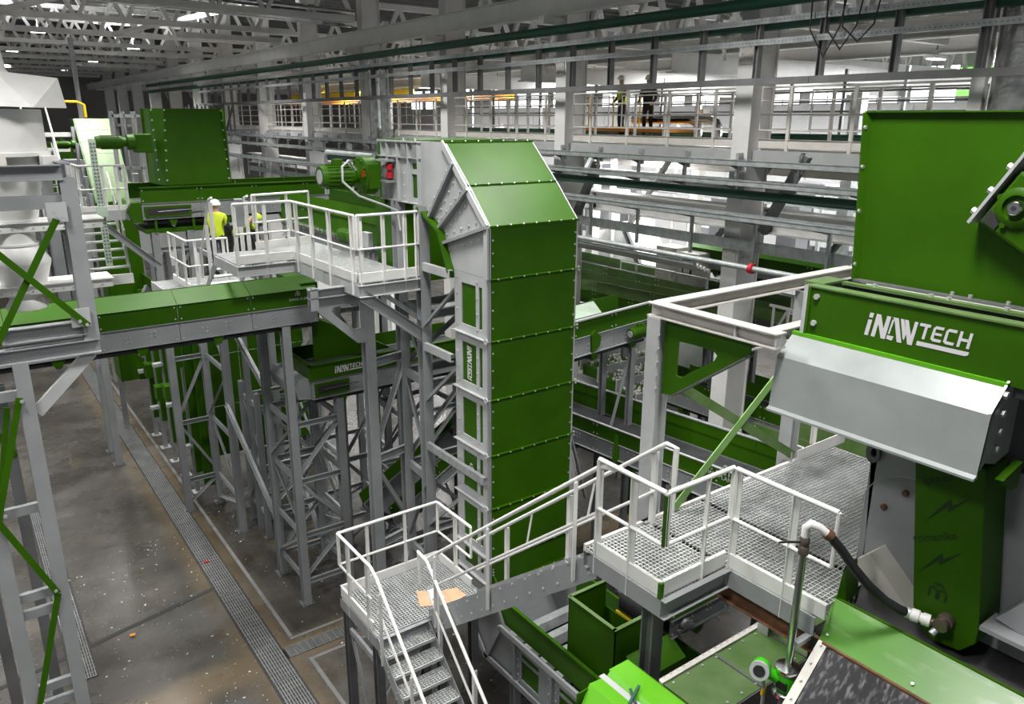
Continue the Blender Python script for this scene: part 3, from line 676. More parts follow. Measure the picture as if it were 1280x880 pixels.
# curved head: fan of side plates
O_ = [(9.6, 8.95), (10.19, 9.55), (10.85, 10.15)]           # outer edge
I__ = [(10.63, 8.11), (10.90, 8.75), (11.62, 9.10)]         # inner edge
fan = [[(9.6, 8.15), (9.6, 8.95), (10.90, 8.55), (10.63, 8.15)], [(9.6, 8.95), (10.12, 9.48), (10.99, 8.80), (10.90, 8.55)],
       [(10.12, 9.48), (10.52, 9.85), (11.30, 8.95), (10.99, 8.80)], [(10.52, 9.85), (10.85, 10.15), (11.62, 10.15), (11.62, 9.10), (11.30, 8.95)]]
for f in fan[1:]:
    b = MB(); b.prism([(EX0, y, z) for y, z in f], (.02, 0, 0)); b.build('head_side_plate', 'grey_lite', t)
    b = MB(); b.prism([(EX1, y, z) for y, z in f], (-.02, 0, 0)); b.build('head_side_plate', 'grey_lite', t)
b = MB(); b.prism([(EX0, y, z) for y, z in [(9.6, 8.15), (10.63, 8.15), (10.90, 8.55), (9.6, 8.95)]], (.02, 0, 0)); b.build('head_side_plate', 'grey_lite', t)
for p, q in (((9.6, 8.95), (10.90, 8.55)), ((10.12, 9.48), (10.99, 8.80)), ((10.52, 9.85), (11.30, 8.95))):
    b = MB(); b.beam((EX0 - .045, *p), (EX0 - .045, *q), R_(.05, .09), (1, 0, 0)); b.build('radial_rib', 'grey', t)
    d = V((0, q[0] - p[0], q[1] - p[1])); nrm = V((0, -d.z, d.y)).normalized()
    for j in range(6):
        for s_ in (-1, 1):
            c = V((EX0, p[0], p[1])) + d * ((j + .5) / 6) + nrm * (.13 * s_); bo.bolt(c, (-1, 0, 0), .02, .02)
for p, q in (((9.6, 8.15), (9.6, 8.95)), ((9.6, 8.95), (10.19, 9.52)), ((10.19, 9.52), (10.85, 10.15))):
    b = MB(); b.beam((EX0 - .05, p[0] + .03, p[1]), (EX0 - .05, q[0] + .03, q[1]), R_(.1, .03), (1, 0, 0)); b.build('rim_flange', 'grey_lite', t)
    b = MB(); b.prism([(EX0 + .02, p[0], p[1]), (EX1, p[0], p[1]), (EX1, q[0], q[1]), (EX0 + .02, q[0], q[1])], (0, .012, -.012)); 
    if p[1] > 8.5: b.build('head_cover_panel', 'green', t)
    for j in range(7): bo.bolt((EX0 + .12 + j * .25, q[0] - .01, q[1]), (0, -.7, .7), .012, .03)
    b = MB(); b.beam((EX0, q[0], q[1]), (EX1, q[0], q[1]), R_(.04, .03)); b.build('joint_flange', 'green', t)
# inner curve (green edge under the head)
for p, q in (((10.63, 8.11), (10.93, 8.75)), ((10.93, 8.75), (11.62, 9.08))):
    b = MB(); b.prism([(EX0 - .12, p[0], p[1]), (EX1, p[0], p[1]), (EX1, q[0], q[1]), (EX0 - .12, q[0], q[1])], (0, .03, -.03)); b.build('inner_curve_plate', 'green', t)
# flat head up to the drive
for k, (ya, yb) in enumerate(((11.62, 12.35), (12.35, 13.1))):
    b = MB()
    if k == 0:
        b.box(EX0, EX0 + .02, ya, 11.68, 9.1, 10.15); b.box(EX0, EX0 + .02, 11.95, yb, 9.1, 10.15); b.box(EX0, EX0 + .02, 11.68, 11.95, 9.1, 9.2); b.box(EX0, EX0 + .02, 11.68, 11.95, 9.78, 10.15)
    else: b.box(EX0, EX0 + .02, ya, yb, 9.1, 10.15)
    sp = b.build('side_panel', 'grey_lite', t)
    if k == 0:
        b = MB(); b.box(EX0 + .022, EX0 + .03, 11.67, 11.96, 9.19, 9.79); b.build('window_panel', 'green', sp)
        b = MB(); b.box(EX0 - .005, EX0 + .022, 11.66, 11.97, 9.6, 9.68); b.build('window_bar', 'grey_lite', sp)
    b = MB(); b.box(EX1 - .02, EX1, ya, yb, 9.1, 10.15); b.build('far_side_panel', 'grey_lite', t)
    b = MB(); b.box(EX0, EX1, ya, yb, 10.15, 10.165); b.build('top_cover', 'green', t)
    b = MB(); b.box(EX0 - .07, EX0, ya, yb, 10.12, 10.15); b.box(EX0 - .05, EX0, ya, yb, 9.86, 9.88); b.box(EX0 - .05, EX0, ya, yb, 9.1, 9.12); b.build('stiffener', 'grey_lite', t)
    for y in (ya + .02, yb - .36):
        b = MB(); b.box(EX0 - .06, EX0, y, y + .03, 9.1, 10.15); b.build('stiffener', 'grey_lite', t)
    for j in range(5): bo.bolt((EX0, ya + .12, 9.2 + j * .2), (-1, 0, 0), .018); bo.bolt((EX0, yb - .12, 9.2 + j * .2), (-1, 0, 0), .018)
for y in (11.75, 12.15):
    b = MB(); b.prism([(EX0 - .03, y - .07, 9.9), (EX0 - .03, y + .07, 9.9), (EX0 - .03, y + .07, 10.1), (EX0 - .03, y, 10.2), (EX0 - .03, y - .07, 10.1)], (-.025, 0, 0)); b.build('lifting_lug', 'grey', t)
bo.build('bolt_heads', 'bolt', t, stuff=True)
# discharge chute below the head drive, green
b = MB(); b.box(EX0 + .1, EX1 - .1, 12.4, 13.6, 7.6, 9.1); b.build('discharge_chute', 'green', t)
b = MB(); b.box(EX0 + .05, EX1 - .05, 13.1, 13.3, 9.0, 10.1); b.build('end_plate', 'green', t)
b = MB(); b.cyl((EX0 - .02, 12.7, 9.62), (EX0 - .14, 12.7, 9.62), .11, n=20); b.build('shaft_bearing', 'grey', t, smooth=True)
b = MB(); b.box(EX0 - .2, EX0 - .02, 12.5, 12.9, 9.42, 9.46); b.box(EX0 - .2, EX0 - .02, 12.5, 12.9, 9.78, 9.82); b.build('torque_arm', 'grey', t)
b = MB(); b.cyl((EX0 - .1, 12.58, 9.5), (EX0 - .1, 12.58, 9.6), .06, n=12); b.cyl((EX0 - .1, 12.58, 9.64), (EX0 - .1, 12.58, 9.74), .06, n=12); b.build('buffer', 'red', t, smooth=True, label='red rubber torque buffer')
# boot: curved bottom and trough
bo = MB()
boot = [[(9.6, 2.75), (10.63, 2.75), (10.21, 1.83), (9.4, 2.45)], [(9.4, 2.45), (10.21, 1.83), (9.70, 1.28), (9.25, 2.15)], [(9.25, 2.15), (9.70, 1.28), (8.85, 1.28), (8.85, 2.15)]]
for f in boot:
    for x, dx in ((EX0, .02), (EX1, -.02)):
        b = MB(); b.prism([(x, y, z) for y, z in f], (dx, 0, 0)); b.build('boot_side_plate', 'grey', t)
for p, q in (((9.4, 2.45), (10.21, 1.83)), ((9.25, 2.15), (9.70, 1.28)), ((10.63, 2.75), (10.21, 1.83)), ((10.21, 1.83), (9.70, 1.28)), ((9.70, 1.30), (5.9, 1.30)), ((9.25, 2.15), (5.9, 2.15))):
    b = MB(); b.beam((EX0 - .05, *p), (EX0 - .05, *q), R_(.1, .04), (1, 0, 0)); b.build('boot_rib', 'grey_lite' if p[1] > 2.1 and q[0] < 7 else 'grey', t)
for p, q in (((10.63, 2.75), (10.21, 1.83)), ((10.21, 1.83), (9.70, 1.28)), ((9.70, 1.28), (5.8, 1.28))):
    b = MB(); b.prism([(EX0, *p), (EX1, *p), (EX1, *q), (EX0, *q)], (0, .01, .015)); b.build('boot_shell', 'grey', t)
for k in range(3):
    ya, yb = 8.85 - k * 1.0, 7.85 - k * 1.0
    b = MB()
    y0_, y1_, y2, y3 = ya - .15, ya - .62, ya - .72, ya - .80
    b.box(EX0, EX0 + .02, y1_, y0_, 1.28, 1.42); b.box(EX0, EX0 + .02, y1_, y0_, 1.95, 2.15); b.box(EX0, EX0 + .02, y0_, ya, 1.28, 2.15); b.box(EX0, EX0 + .02, yb, y1_, 1.28, 2.15); b.box(EX0, EX0 + .02, y1_, y0_, 1.80, 1.85)
    sp = b.build('trough_side_panel', 'grey', t)
    b = MB(); b.box(EX0 + .022, EX0 + .03, y1_ - .01, y0_ + .01, 1.41, 1.81); b.build('window_panel', 'green', sp)
    b = MB(); b.box(EX0 + .022, EX0 + .03, y1_ - .01, y0_ + .01, 1.84, 1.96); b.build('slot_panel', 'green', sp)
    b = MB(); b.box(EX0 - .06, EX0, ya - .02, ya + .02, 1.28, 2.15); b.build('stiffener', 'grey', t)
    for j in range(6): bo.bolt((EX0 - .01, ya - .08, 1.35 + j * .15), (-1, 0, 0), .018); bo.bolt((EX0 - .01, ya - .9, 1.35 + j * .15), (-1, 0, 0), .018)
bo.build('bolt_heads', 'bolt', t, stuff=True)
# green upstand walls of the open trough
for k, (ya, yb) in enumerate(((9.25, 8.0), (8.0, 7.0), (7.0, 5.9))):
    b = MB(); b.box(EX0 + .05, EX0 + .07, yb + .004, ya - .004, 2.17, 2.62); b.box(EX0 + .03, EX0 + .09, yb + .004, ya - .004, 2.62, 2.64); b.build('trough_wall', 'green', t)
    b = MB(); b.box(EX1 - .09, EX1 - .05, yb + .004, ya - .004, 2.17, 2.64); b.build('trough_wall', 'green', t)
b = MB(); b.prism([(EX0 + .05, 9.25, 2.17), (EX0 + .05, 9.6, 2.75), (EX0 + .05, 9.6, 2.95), (EX0 + .05, 9.25, 2.62)], (.02, 0, 0)); b.build('trough_wall', 'green', t)
# moving slats in the trough
for k in range(10):
    y = 9.35 - k * .42
    b = MB(); b.prism([(EX0 + .1, y, 1.75), (EX0 + .1, y - .24, 1.75), (EX0 + .1, y - .20, 1.92), (EX0 + .1, y - .04, 1.92)], (EX1 - EX0 - .2, 0, 0)); b.build('slat', 'galv', t)
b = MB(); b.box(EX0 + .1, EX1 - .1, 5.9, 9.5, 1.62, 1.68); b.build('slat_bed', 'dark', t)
# legs of trough
for y in (9.0, 7.2):
    for x in (EX0 + .1, EX1 - .1):
        b = MB(); hpost(b, x, y, 0, 1.28, .14, .14); b.build('leg', 'grey', t)

# ------------------------------------------------------------------ elevator drive and steel around it
gearmotor('elevator_drive_motor', 'green drive motor with gearbox on the elevator head', (5.45, 13.15, 9.52), (1, 0, 0), r=.2, ln=.9)
t = thing('gear_housing', 'round green gear housing bolted to the elevator head', 'gearbox', (6.3, 13.1, 9.3))
b = MB(); b.lathe((6.15, 13.1, 9.52), [(.3, 0), (.34, .03), (.34, .26), (.3, .3)], 28, (1, 0, 0)); b.build('gear_case', 'green', t, smooth=True)
b = MB()
for k in range(12):
    a = k * math.pi / 6; b.bolt((6.15, 13.1 + .29 * math.cos(a), 9.52 + .29 * math.sin(a)), (-1, 0, 0), .025, .03)
b.build('bolt_ring', 'green', t, stuff=True)
b = MB(); b.box(6.2, 6.42, 12.75, 13.1, 9.3, 9.74); b.build('mount_block', 'green', t, bevel=.02)
b = MB(); b.box(6.14, 6.15, 12.84, 12.94, 9.5, 9.62); b.build('warning_plate', 'red', t)
b = MB(); b.tube([(6.05, 13.0, 9.62), (5.9, 12.95, 9.8), (5.75, 12.9, 9.7), (5.72, 12.85, 9.45), (5.95, 12.7, 9.2), (6.3, 12.5, 9.05), (6.5, 12.35, 8.95), (6.52, 12.3, 8.6)], .02, 10); tag(b.build('motor_cable_hose', 'grey_lite', smooth=True), 'grey flexible conduit looping from the elevator drive motor', 'cable')
t = thing('tubular_guard', 'bent galvanised tube frame behind the elevator drive', 'guard', (6.2, 14.5, 9.2))
b = MB(); b.tube([(6.5, 15.4, 9.0), (6.5, 15.4, 9.75), (6.5, 15.3, 9.85), (6.5, 13.2, 9.85)], .045, 10); b.build('guard_tube', 'galv', t, smooth=True)
b = MB(); b.tube([(6.2, 14.6, 9.55), (6.25, 13.4, 9.62)], .035, 10); b.tube([(6.5, 13.6, 9.85), (6.5, 13.6, 9.5)], .035, 8); b.build('guard_tube', 'galv', t, smooth=True)

def post_thing(lab, x, y, z0, z1, s_=.2, m_='grey', along='x', cat='steel post', name='steel_post', foot=True):
    t = thing(name, lab, cat, (x, y, z0))
    b = MB(); hpost(b, x, y, z0 + (.02 if foot else 0), z1, s_, s_, along); b.build('post_shaft', m_, t)
    if foot:
        b = MB(); b.box(x - s_ * .8, x + s_ * .8, y - s_ * .8, y + s_ * .8, z0, z0 + .02); b.build('base_plate', 'grey_dark', t)
    return t
# elevator support frame
t = thing('elevator_support_frame', 'grey bolted steel frame standing left of the green elevator', 'support frame', (6.55, 12, 0))
P = {'A': (6.55, 11.58), 'B': (6.6, 12.5), 'C': (5.8, 12.3), 'D': (8.3, 11.6), 'E': (8.3, 12.5)}
tops = {'A': 9.1, 'B': 9.1, 'C': 7.85, 'D': 9.1, 'E': 9.1}
for k, (x, y) in P.items():
    b = MB(); hpost(b, x, y, .02, tops[k], .19, .19, 'x'); lg = b.build('leg', 'grey' if k in 'ABC' else 'grey', t)
    b = MB(); b.box(x - .17, x + .17, y - .17, y + .17, 0, .02); b.build('base_plate', 'grey_dark', lg)
for z in (2.2, 4.0, 5.9, 7.2):
    for a, c in (('A', 'B'), ('C', 'B'), ('D', 'E'), ('A', 'D'), ('B', 'E')):
        if (a, c) == ('A', 'D') and z < 5: continue
        b = MB(); b.beam((*P[a], z + (.35 if a == 'C' else 0)), (*P[c], z + (.35 if a == 'C' else 0)), C_(.07, .16)); b.build('cross_beam', 'grey', t)
for a, c, za, zb in (('C', 'B', 4.5, 6.1), ('B', 'C', 2.7, 4.2), ('A', 'B', 4.1, 5.8), ('B', 'A', 2.3, 3.9), ('A', 'B', 6.0, 7.1), ('D', 'E', 4.1, 5.8), ('E', 'D', 2.3, 3.9), ('B', 'E', 4.1, 5.8), ('E', 'B', 2.3, 3.9), ('B', 'E', 6.0, 7.1), ('C', 'B', .3, 2.3), ('B', 'A', .3, 2.1)):
    b = MB(); b.beam((*P[a], za), (*P[c], zb), L_(.08)); b.build('diagonal_brace', 'grey', t)
for z, nm, m_ in ((8.08, 'tie_beam', 'grey_lite'), (6.65, 'tie_beam', 'grey_lite'), (4.75, 'slotted_channel', 'galv')):
    ya = 10.6 if z > 4.8 else 9.65
    b = MB(); b.beam((EX0 - .12, 11.5, z), (EX0 - .12, ya, z), C_(.07, .14, o=-1)); b.build(nm, m_, t)
for z in (3.1, 5.6, 7.0):
    b = MB(); b.beam((8.3, 11.6, z), (8.3, 10.6, z), C_(.07, .14)); b.build('tie_beam', 'grey', t)
    b = MB(); b.beam((6.55, 11.5, z), (6.75, 10.6, z + .9), L_(.08)); b.build('diagonal_brace', 'grey', t)

# ================================================================== STAIRS, LANDING, WALKWAY
ZW, ZL = 6.1, 3.2
# walkway deck
t = thing('walkway_deck', 'L-shaped grey grating walkway beneath the hooded machine', 'walkway', (6.5, 4.6, ZW))
grate(4.98, 5.94, 4.36, 5.46, ZW, t); grate(5.94, 6.86, 3.34, 5.46, ZW, t); grate(6.86, 9.6, 3.5, 5.46, ZW, t)
for p, q in (((4.96, 4.34), (5.92, 4.34)), ((4.96, 5.46), (9.6, 5.46)), ((5.92, 3.3), (5.92, 4.34)), ((4.96, 4.34), (4.96, 5.3)), ((9.6, 3.5), (9.6, 5.46)), ((6.9, 3.5), (9.6, 3.5)), ((7.2, 3.5), (7.2, 5.46)), ((8.4, 3.5), (8.4, 5.46))):
    b = MB(); b.beam((*p, ZW - .12), (*q, ZW - .12), C_(.07, .2)); b.build('edge_channel', 'grey', t)
b = MB(); b.beam((6.02, 3.0, ZW - .32), (6.02, 5.4, ZW - .32), I_(.16, .2)); b.build('under_beam', 'rust', t, label='rust stained beam under the deck')
b = MB(); b.box(5.86, 5.98, 5.42, 5.5, ZW, ZW + .02); b.build('deck_plate', 'grey', t)
b = MB(); b.box(5.0, 9.6, 5.46, 5.5, ZW - .05, ZW + .02); b.build('edge_trim', 'cream', t)
def labelled_bolts(): pass
railing('walkway_railing', 'white railing around the near corner of the walkway', [(4.98, 5.28, ZW), (4.98, 4.36, ZW)], h=1.1, spacing=.6, toe=.15, posts=[[.02, .55]], rad=.026)
railing('walkway_railing', 'white railing on the short side of the walkway corner', [(5.02, 4.36, ZW), (5.94, 4.36, ZW)], h=1.1, toe=.15, posts=[[.62]], rad=.026)
railing('walkway_railing', 'white railing along the walkway beside the hose', [(5.94, 4.32, ZW), (5.94, 3.22, ZW)], h=1.1, toe=.15, posts=[[.03, .62]], rad=.026)
b = MB(); b.box(4.955, 5.0, 4.335, 4.375, ZW - .02, ZW + .15); b.box(4.955, 5.0, 4.34, 4.37, ZW + .55, ZW + 1.08); tag(b.build('corner_clip', 'green'), 'dark green clip plates at the walkway railing corner', 'clip')
b = MB(); b.prism([(8.75, 5.44, ZW), (9.9, 5.44, ZW), (9.9, 5.44, ZW + .16), (8.75, 5.44, ZW + .16)], (0, .012, 0)); tag(b.build('kick_plate', 'white'), 'white kick plate at the far end of the walkway', 'kick plate')
# post under the walkway corner
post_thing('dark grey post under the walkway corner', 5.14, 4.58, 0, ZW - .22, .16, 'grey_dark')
post_thing('grey post under the far end of the walkway', 9.4, 5.4, 0, ZW - .22, .16, 'grey')
# upper flight : from walkway (Y 5.3) down to landing (Y 8.9)
t = thing('upper_stair_flight', 'upper grey stair flight climbing from the landing to the walkway', 'stairs', (5.4, 7.1, ZL))
YA, YBt = 5.30, 8.95
nst = 14
for x in (5.0, 5.88):
    b = MB(); s_ = .16
    b.prism([(x, YA - .02, ZW + .02), (x, YBt, ZL + .12), (x, YBt, ZL - .22), (x, YBt - .15, ZL - .22), (x, YA - .02, ZW - .30)], (.012, 0, 0)); st = b.build('stringer', 'grey', t)
    bo = MB()
    for k in range(nst):
        f = (k + .5) / nst
        for dz in (.02, -.12): bo.bolt((x, YA + (YBt - YA) * f + (0.06 if dz > 0 else -.04), ZW + (ZL - ZW) * f - .06 + dz), (-1, 0, 0), .016)
    bo.build('bolt_heads', 'bolt', st, stuff=True)
for k in range(nst):
    f = (k + .5) / nst; y = YA + (YBt - YA) * f; z = ZW + (ZL - ZW) * (k + 1) / nst
    b = MB()
    for j in range(6): b.box(5.02, 5.87, y - .12 + j * .046, y - .112 + j * .046, z - .03, z)
    for j in range(14): b.box(5.02 + j * .065, 5.028 + j * .065, y - .12, y + .12, z - .02, z)
    b.build('tread', 'grating', t)
def stair_rail(lab, x, y0, z0, y1, z1, posts, turn=None, side=-1, cross=()):
    t = thing('stair_railing', lab, 'railing', (x, y0, z0))
    a, c = V((x, y0, z0)), V((x, y1, z1)); d = c - a
    top = [a + V((0, 0, 1.0)), c + V((0, 0, 1.0))]
    if turn: top = [V(p) for p in turn[0]] + top + [V(p) for p in turn[1]]
    b = MB(); b.tube(top, .026, 10); b.build('top_rail', 'white', t, smooth=True)
    mid = [a + V((0, 0, .48)), c + V((0, 0, .48))]
    b = MB(); b.tube(mid, .02, 8); b.build('mid_rail', 'white', t, smooth=True)
    for f in posts:
        p = a + d * f; b = MB(); pr = [(-.032, 0), (.032, 0), (.032, .008), (-.024, .008), (-.024, .05), (-.032, .05)]
        b.prism([(p.x + side * (.02 + v), p.y + u, p.z - .22) for u, v in pr], (0, 0, 1.2)); b.build('post', 'white', t)
    for f in cross:
        p = a + d * f; q = a + d * (f + .035)
        b = MB(); b.beam(p + V((0, 0, 1.0)), q + V((0, 0, .48)), R_(.03, .012), (1, 0, 0)); b.build('strut', 'white', t)
    return t
stair_rail('near white handrail of the upper stair flight', 5.0, YA, ZW, YBt, ZL, (.09, .55, .93), turn=([(5.0, 4.98, ZW + 1.1)], [(5.0, 9.0, ZL + .98)]), cross=())
stair_rail('far white handrail of the upper stair flight', 5.9, YA, ZW, YBt, ZL, (.03, .42, .80), side=1, turn=([(5.9, 5.08, ZW + .3), (5.9, 5.08, ZW + 1.06), (5.9, 5.22, ZW + 1.06)], []), cross=(.28, .62))
# landing
t = thing('stair_landing', 'grey grating stair landing with a cardboard sheet on it', 'landing', (5.0, 9.6, ZL))
grate(4.14, 5.94, 8.95, 10.25, ZL, t)
for p, q in (((4.12, 10.27), (5.96, 10.27)), ((4.12, 8.95), (4.12, 10.27)), ((5.96, 8.95), (5.96, 10.27)), ((4.12, 8.95), (5.96, 8.95)), ((5.0, 8.95), (5.0, 10.27))):
    b = MB(); b.beam((*p, ZL - .13), (*q, ZL - .13), C_(.07, .2)); b.build('edge_channel', 'grey', t)
for x, y in ((4.2, 10.15), (4.2, 9.1), (5.9, 10.15), (5.9, 9.1), (5.0, 9.1)):
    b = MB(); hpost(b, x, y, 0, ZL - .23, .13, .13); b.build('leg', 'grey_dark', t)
for p, q in (((4.2, 9.1), (4.2, 10.15)), ((4.2, 9.1), (5.0, 9.1)), ((4.2, 10.15), (5.9, 10.15))):
    b = MB(); b.beam((*p, ZL - .6), (*q, ZL - .6), R_(.05, .1)); b.build('cross_beam', 'grey', t)
    b = MB(); b.beam((*p, .3), (*q, ZL - .7), L_(.06)); b.build('diagonal_brace', 'grey', t)
railing('landing_railing', 'white railing across the back of the stair landing', [(4.14, 10.25, ZL), (5.94, 10.25, ZL)], toe=.15, posts=[[.28, .66]], rad=.026)
railing('landing_railing', 'white railing at the right side of the stair landing', [(5.94, 10.23, ZL), (5.94, 9.2, ZL)], toe=.15, posts=[[.55]], rad=.026)
railing('landing_railing', 'white railing at the left side of the stair landing', [(4.14, 10.22, ZL), (4.14, 9.1, ZL)], toe=.15, posts=[[.3, .9]], rad=.026, ends=(True, False))
t = thing('cardboard_sheet', 'creased cardboard sheet lying on the stair landing', 'cardboard', (5.35, 9.25, ZL))
b = MB(); b.prism([(5.0, 9.22, ZL + .005), (5.45, 9.0, ZL + .005), (5.5, 9.35, ZL + .03), (5.15, 9.62, ZL + .01)], (0, 0, .006)); b.build('sheet', 'cardboard', t)
b = MB(); b.prism([(5.45, 9.0, ZL + .012), (5.75, 9.05, ZL + .012), (5.72, 9.3, ZL + .03), (5.5, 9.35, ZL + .035)], (0, 0, .006)); b.build('sheet_flap', 'cardboard', t)
b = MB(); b.prism([(5.2, 9.28, ZL + .03), (5.42, 9.16, ZL + .04), (5.4, 9.5, ZL + .06), (5.3, 9.52, ZL + .05)], (0, 0, .004)); b.build('paper_scrap', 'paper', t)
# lower flight : descends toward the camera at X 4.14..4.98
t = thing('lower_stair_flight', 'lower grey stair flight running down from the landing to the floor', 'stairs', (4.5, 7.4, 0))
n2 = 15; Y2a, Y2b = 8.95, 5.55
for x in (4.12, 4.96):
    b = MB(); b.prism([(x, Y2a, ZL + .02), (x, Y2a, ZL - .26), (x, Y2b, -0.0), (x, Y2b - .25, 0.0)], (.012, 0, 0)); st = b.build('stringer', 'grey', t)
    bo = MB()
    for k in range(n2):
        f = (k + .5) / n2
        for dz in (-.06, -.16): bo.bolt((x, Y2a + (Y2b - Y2a) * f, ZL * (1 - f) + dz), (-1, 0, 0), .014)
    bo.build('bolt_heads', 'bolt', st, stuff=True)
for k in range(n2):
    y = Y2a + (Y2b - Y2a) * (k + .55) / n2; z = ZL * (1 - (k + 1) / (n2 + 1))
    b = MB()
    for j in range(7): b.box(4.14, 4.95, y - .13 + j * .043, y - .121 + j * .043, z - .03, z)
    for j in range(16): b.box(4.14 + j * .0535, 4.149 + j * .0535, y - .13, y + .14, z - .02, z)
    b.box(4.14, 4.95, y - .14, y - .13, z - .05, z); b.build('tread', 'grating', t)
stair_rail('left white handrail of the lower stair flight', 4.14, 8.9, ZL, 5.55, .05, (.04, .3, .62), turn=([(4.14, 9.1, ZL + 1.1)], []))
stair_rail('right white handrail of the lower stair flight', 4.96, 8.9, ZL, 5.55, .05, (.08, .36, .66), turn=([(4.96, 9.12, ZL + .5), (4.96, 9.14, ZL + 1.03)], []), side=1)

# ================================================================== BRACED STEEL FRAME BY THE WALKWAY
t = thing('braced_steel_frame', 'grey steel column and beams with green gusset bracket over the walkway', 'steel frame', (6.05, 5.5, 5.85)); FR = t
b = MB(); hpost(b, 6.08, 5.60, 5.86, 8.47, .18, .2, 'y'); b.build('column', 'grey_lite', t)
b = MB(); b.box(5.92, 6.24, 5.48, 5.78, 5.84, 5.86); b.build('base_plate', 'grey_dark', t)
b = MB(); b.beam((6.08, 5.72, 8.545), (6.08, 4.08, 8.545), I_(.16, .15, .014, .012)); b.build('beam', 'beam_paint', t)
for ya_ in (4.55, 4.085):
    b = MB(); b.box(6.01, 6.15, ya_, ya_ + .02, 8.475, 8.615); b.build('stiffener', 'grey_lite', t)
b = MB(); b.beam((6.16, 5.70, 8.53), (10.0, 5.70, 8.53), I_(.16, .15, .014, .012)); b.build('beam', 'beam_paint', t)
b = MB(); b.beam((10.0, 5.78, 8.53), (10.0, 3.6, 8.53), I_(.16, .15, .014, .012)); b.build('beam', 'beam_paint', t)
b = MB(); b.beam((6.18, 4.6, 8.38), (9.6, 4.6, 8.38), I_(.15, .14, .016, .012)); b.build('lower_beam', 'beam_paint', t)
b = MB(); hpost(b, 8.78, 5.62, 0, 8.42, .18, .18, 'y'); b.build('column', 'grey_lite', t)
for xa_ in (8.63, 8.89):
    b = MB(); b.box(xa_, xa_ + .04, 5.46, 5.6, ZW + .02, ZW + .16); b.build('splice_plate', 'grey_lite', t)
b = MB(); b.beam((6.35, 5.44, 6.15), (8.5, 5.44, 7.75), R_(.115, .012), (0, 1, 0)); b.build('flat_brace', 'green_brace', t)
b = MB(); b.beam((6.3, 5.47, 7.68), (8.7, 5.47, 6.2), R_(.115, .012), (0, 1, 0)); b.build('flat_brace', 'green_dusty', t)
gy = [(5.50, 8.47), (4.95, 8.47), (4.45, 8.47), (4.40, 8.45), (4.40, 8.34), (4.86, 8.0), (5.32, 7.64), (5.50, 7.62)]
gi = [(5.31, 8.26), (5.10, 8.27), (4.84, 8.27), (4.79, 8.23), (4.82, 8.17), (5.05, 8.01), (5.25, 7.87), (5.31, 7.88)]
b = MB(); b.ring([(6.09, y, z) for y, z in gy], [(6.09, y, z) for y, z in gi], (-.02, 0, 0)); b.build('gusset_bracket', 'green', t, label='dark green gusset plate with a rounded triangular hole')
b = MB(); b.prism([(6.03, 4.42, 8.32), (6.03, 5.32, 7.66), (6.03, 5.32, 7.645), (6.03, 4.42, 8.305)], (.12, 0, 0)); b.build('gusset_flange', 'grey_dark', t)
bo = MB()
for j in range(5): bo.bolt((5.98, 5.5, 7.7 + j * .15), (-1, 0, 0), .015)
bo.build('bolt_heads', 'bolt', t, stuff=True)
b = MB(); hpost(b, 9.35, 5.6, 6.15, 6.75, .06, .06); tag(b.build('rail_stub', 'white'), 'short white post beside the far walkway edge', 'post')

# ================================================================== HOODED FEED MACHINE AT RIGHT
t = thing('feed_hopper_machine', 'large green feed hopper above a grey hooded beam with white lettering', 'machine', (7.2, 3, 8.5)); FH = t
PX = 6.40
b = MB(); b.box(PX, PX + .02, .9, 4.06, 8.56, 9.03); fp = b.build('name_panel', 'green', t)
logo((PX, 3.475, 8.70), (0, -1, 0), (0, 0, 1), .205, fp)
b = MB(); b.box(PX - .015, PX + .12, .9, 4.08, 9.03, 9.045); b.build('top_flange', 'green_dusty', t)
b = MB(); b.box(PX - .02, PX + .06, 4.06, 4.10, 8.45, 9.04); b.build('end_angle', 'grey_lite', t)
b = MB(); b.box(PX - .02, PX + .5, 4.03, 4.06, 8.56, 9.03); b.build('end_panel', 'green', t)
b = MB(); b.box(PX + .12, PX + .5, 4.0, 4.2, 9.03, 9.05); b.build('end_flange', 'green_dusty', t)
b = MB(); b.box(6.66, 6.74, .9, 3.9, 9.045, 9.07); b.build('inner_ledge', 'green_dusty', t)
b = MB(); b.box(6.68, 6.74, .9, 3.9, 8.9, 9.045); b.build('gap_shade_wall', 'dark', t)  # near-black strip painting the shade inside the gap
b = MB(); b.box(6.42, 6.66, .9, 3.98, 8.9, 8.92); b.build('gap_shade_floor', 'dark', t)  # bottom of the gap, its shade painted near-black
b = MB(); b.box(6.74, 7.6, .9, 3.9, 8.98, 9.0); b.build('ledge_plate', 'cream', t)
# hood, a bent grey sheet
ho = [(PX - .01, 8.565), (6.17, 8.37), (6.12, 7.88), (6.08, 7.86), (6.08, 7.84), (6.14, 7.85), (6.19, 8.36), (PX - .01, 8.545)]
b = MB(); b.prism([(x, 4.17, z) for x, z in ho], (0, -1.90, 0)); b.build('hood_sheet', 'hood', t)
b = MB(); b.box(PX - .03, PX + .01, 2.27, 4.17, 8.55, 8.585); b.build('hood_strip', 'green_lit', t)
b = MB(); b.prism([(PX + .25, 2.29, 8.62), (PX, 2.29, 8.60), (6.17, 2.29, 8.38), (6.12, 2.29, 7.88), (6.22, 2.29, 7.96), (PX + .02, 2.29, 7.90), (PX + .25, 2.29, 7.95)], (0, -.02, 0)); ep = b.build('hood_end_plate', 'hood', t)
bo = MB()
for z in (8.5, 8.35, 8.2, 8.05): bo.bolt((PX - .06 + (8.5 - z) * .05, 2.27, z), (0, -1, 0), .03, .03)
for y in (4.0,):
    for z in (8.95, 8.7): bo.bolt((PX, y - .03, z), (-1, 0, 0), .028, .025)
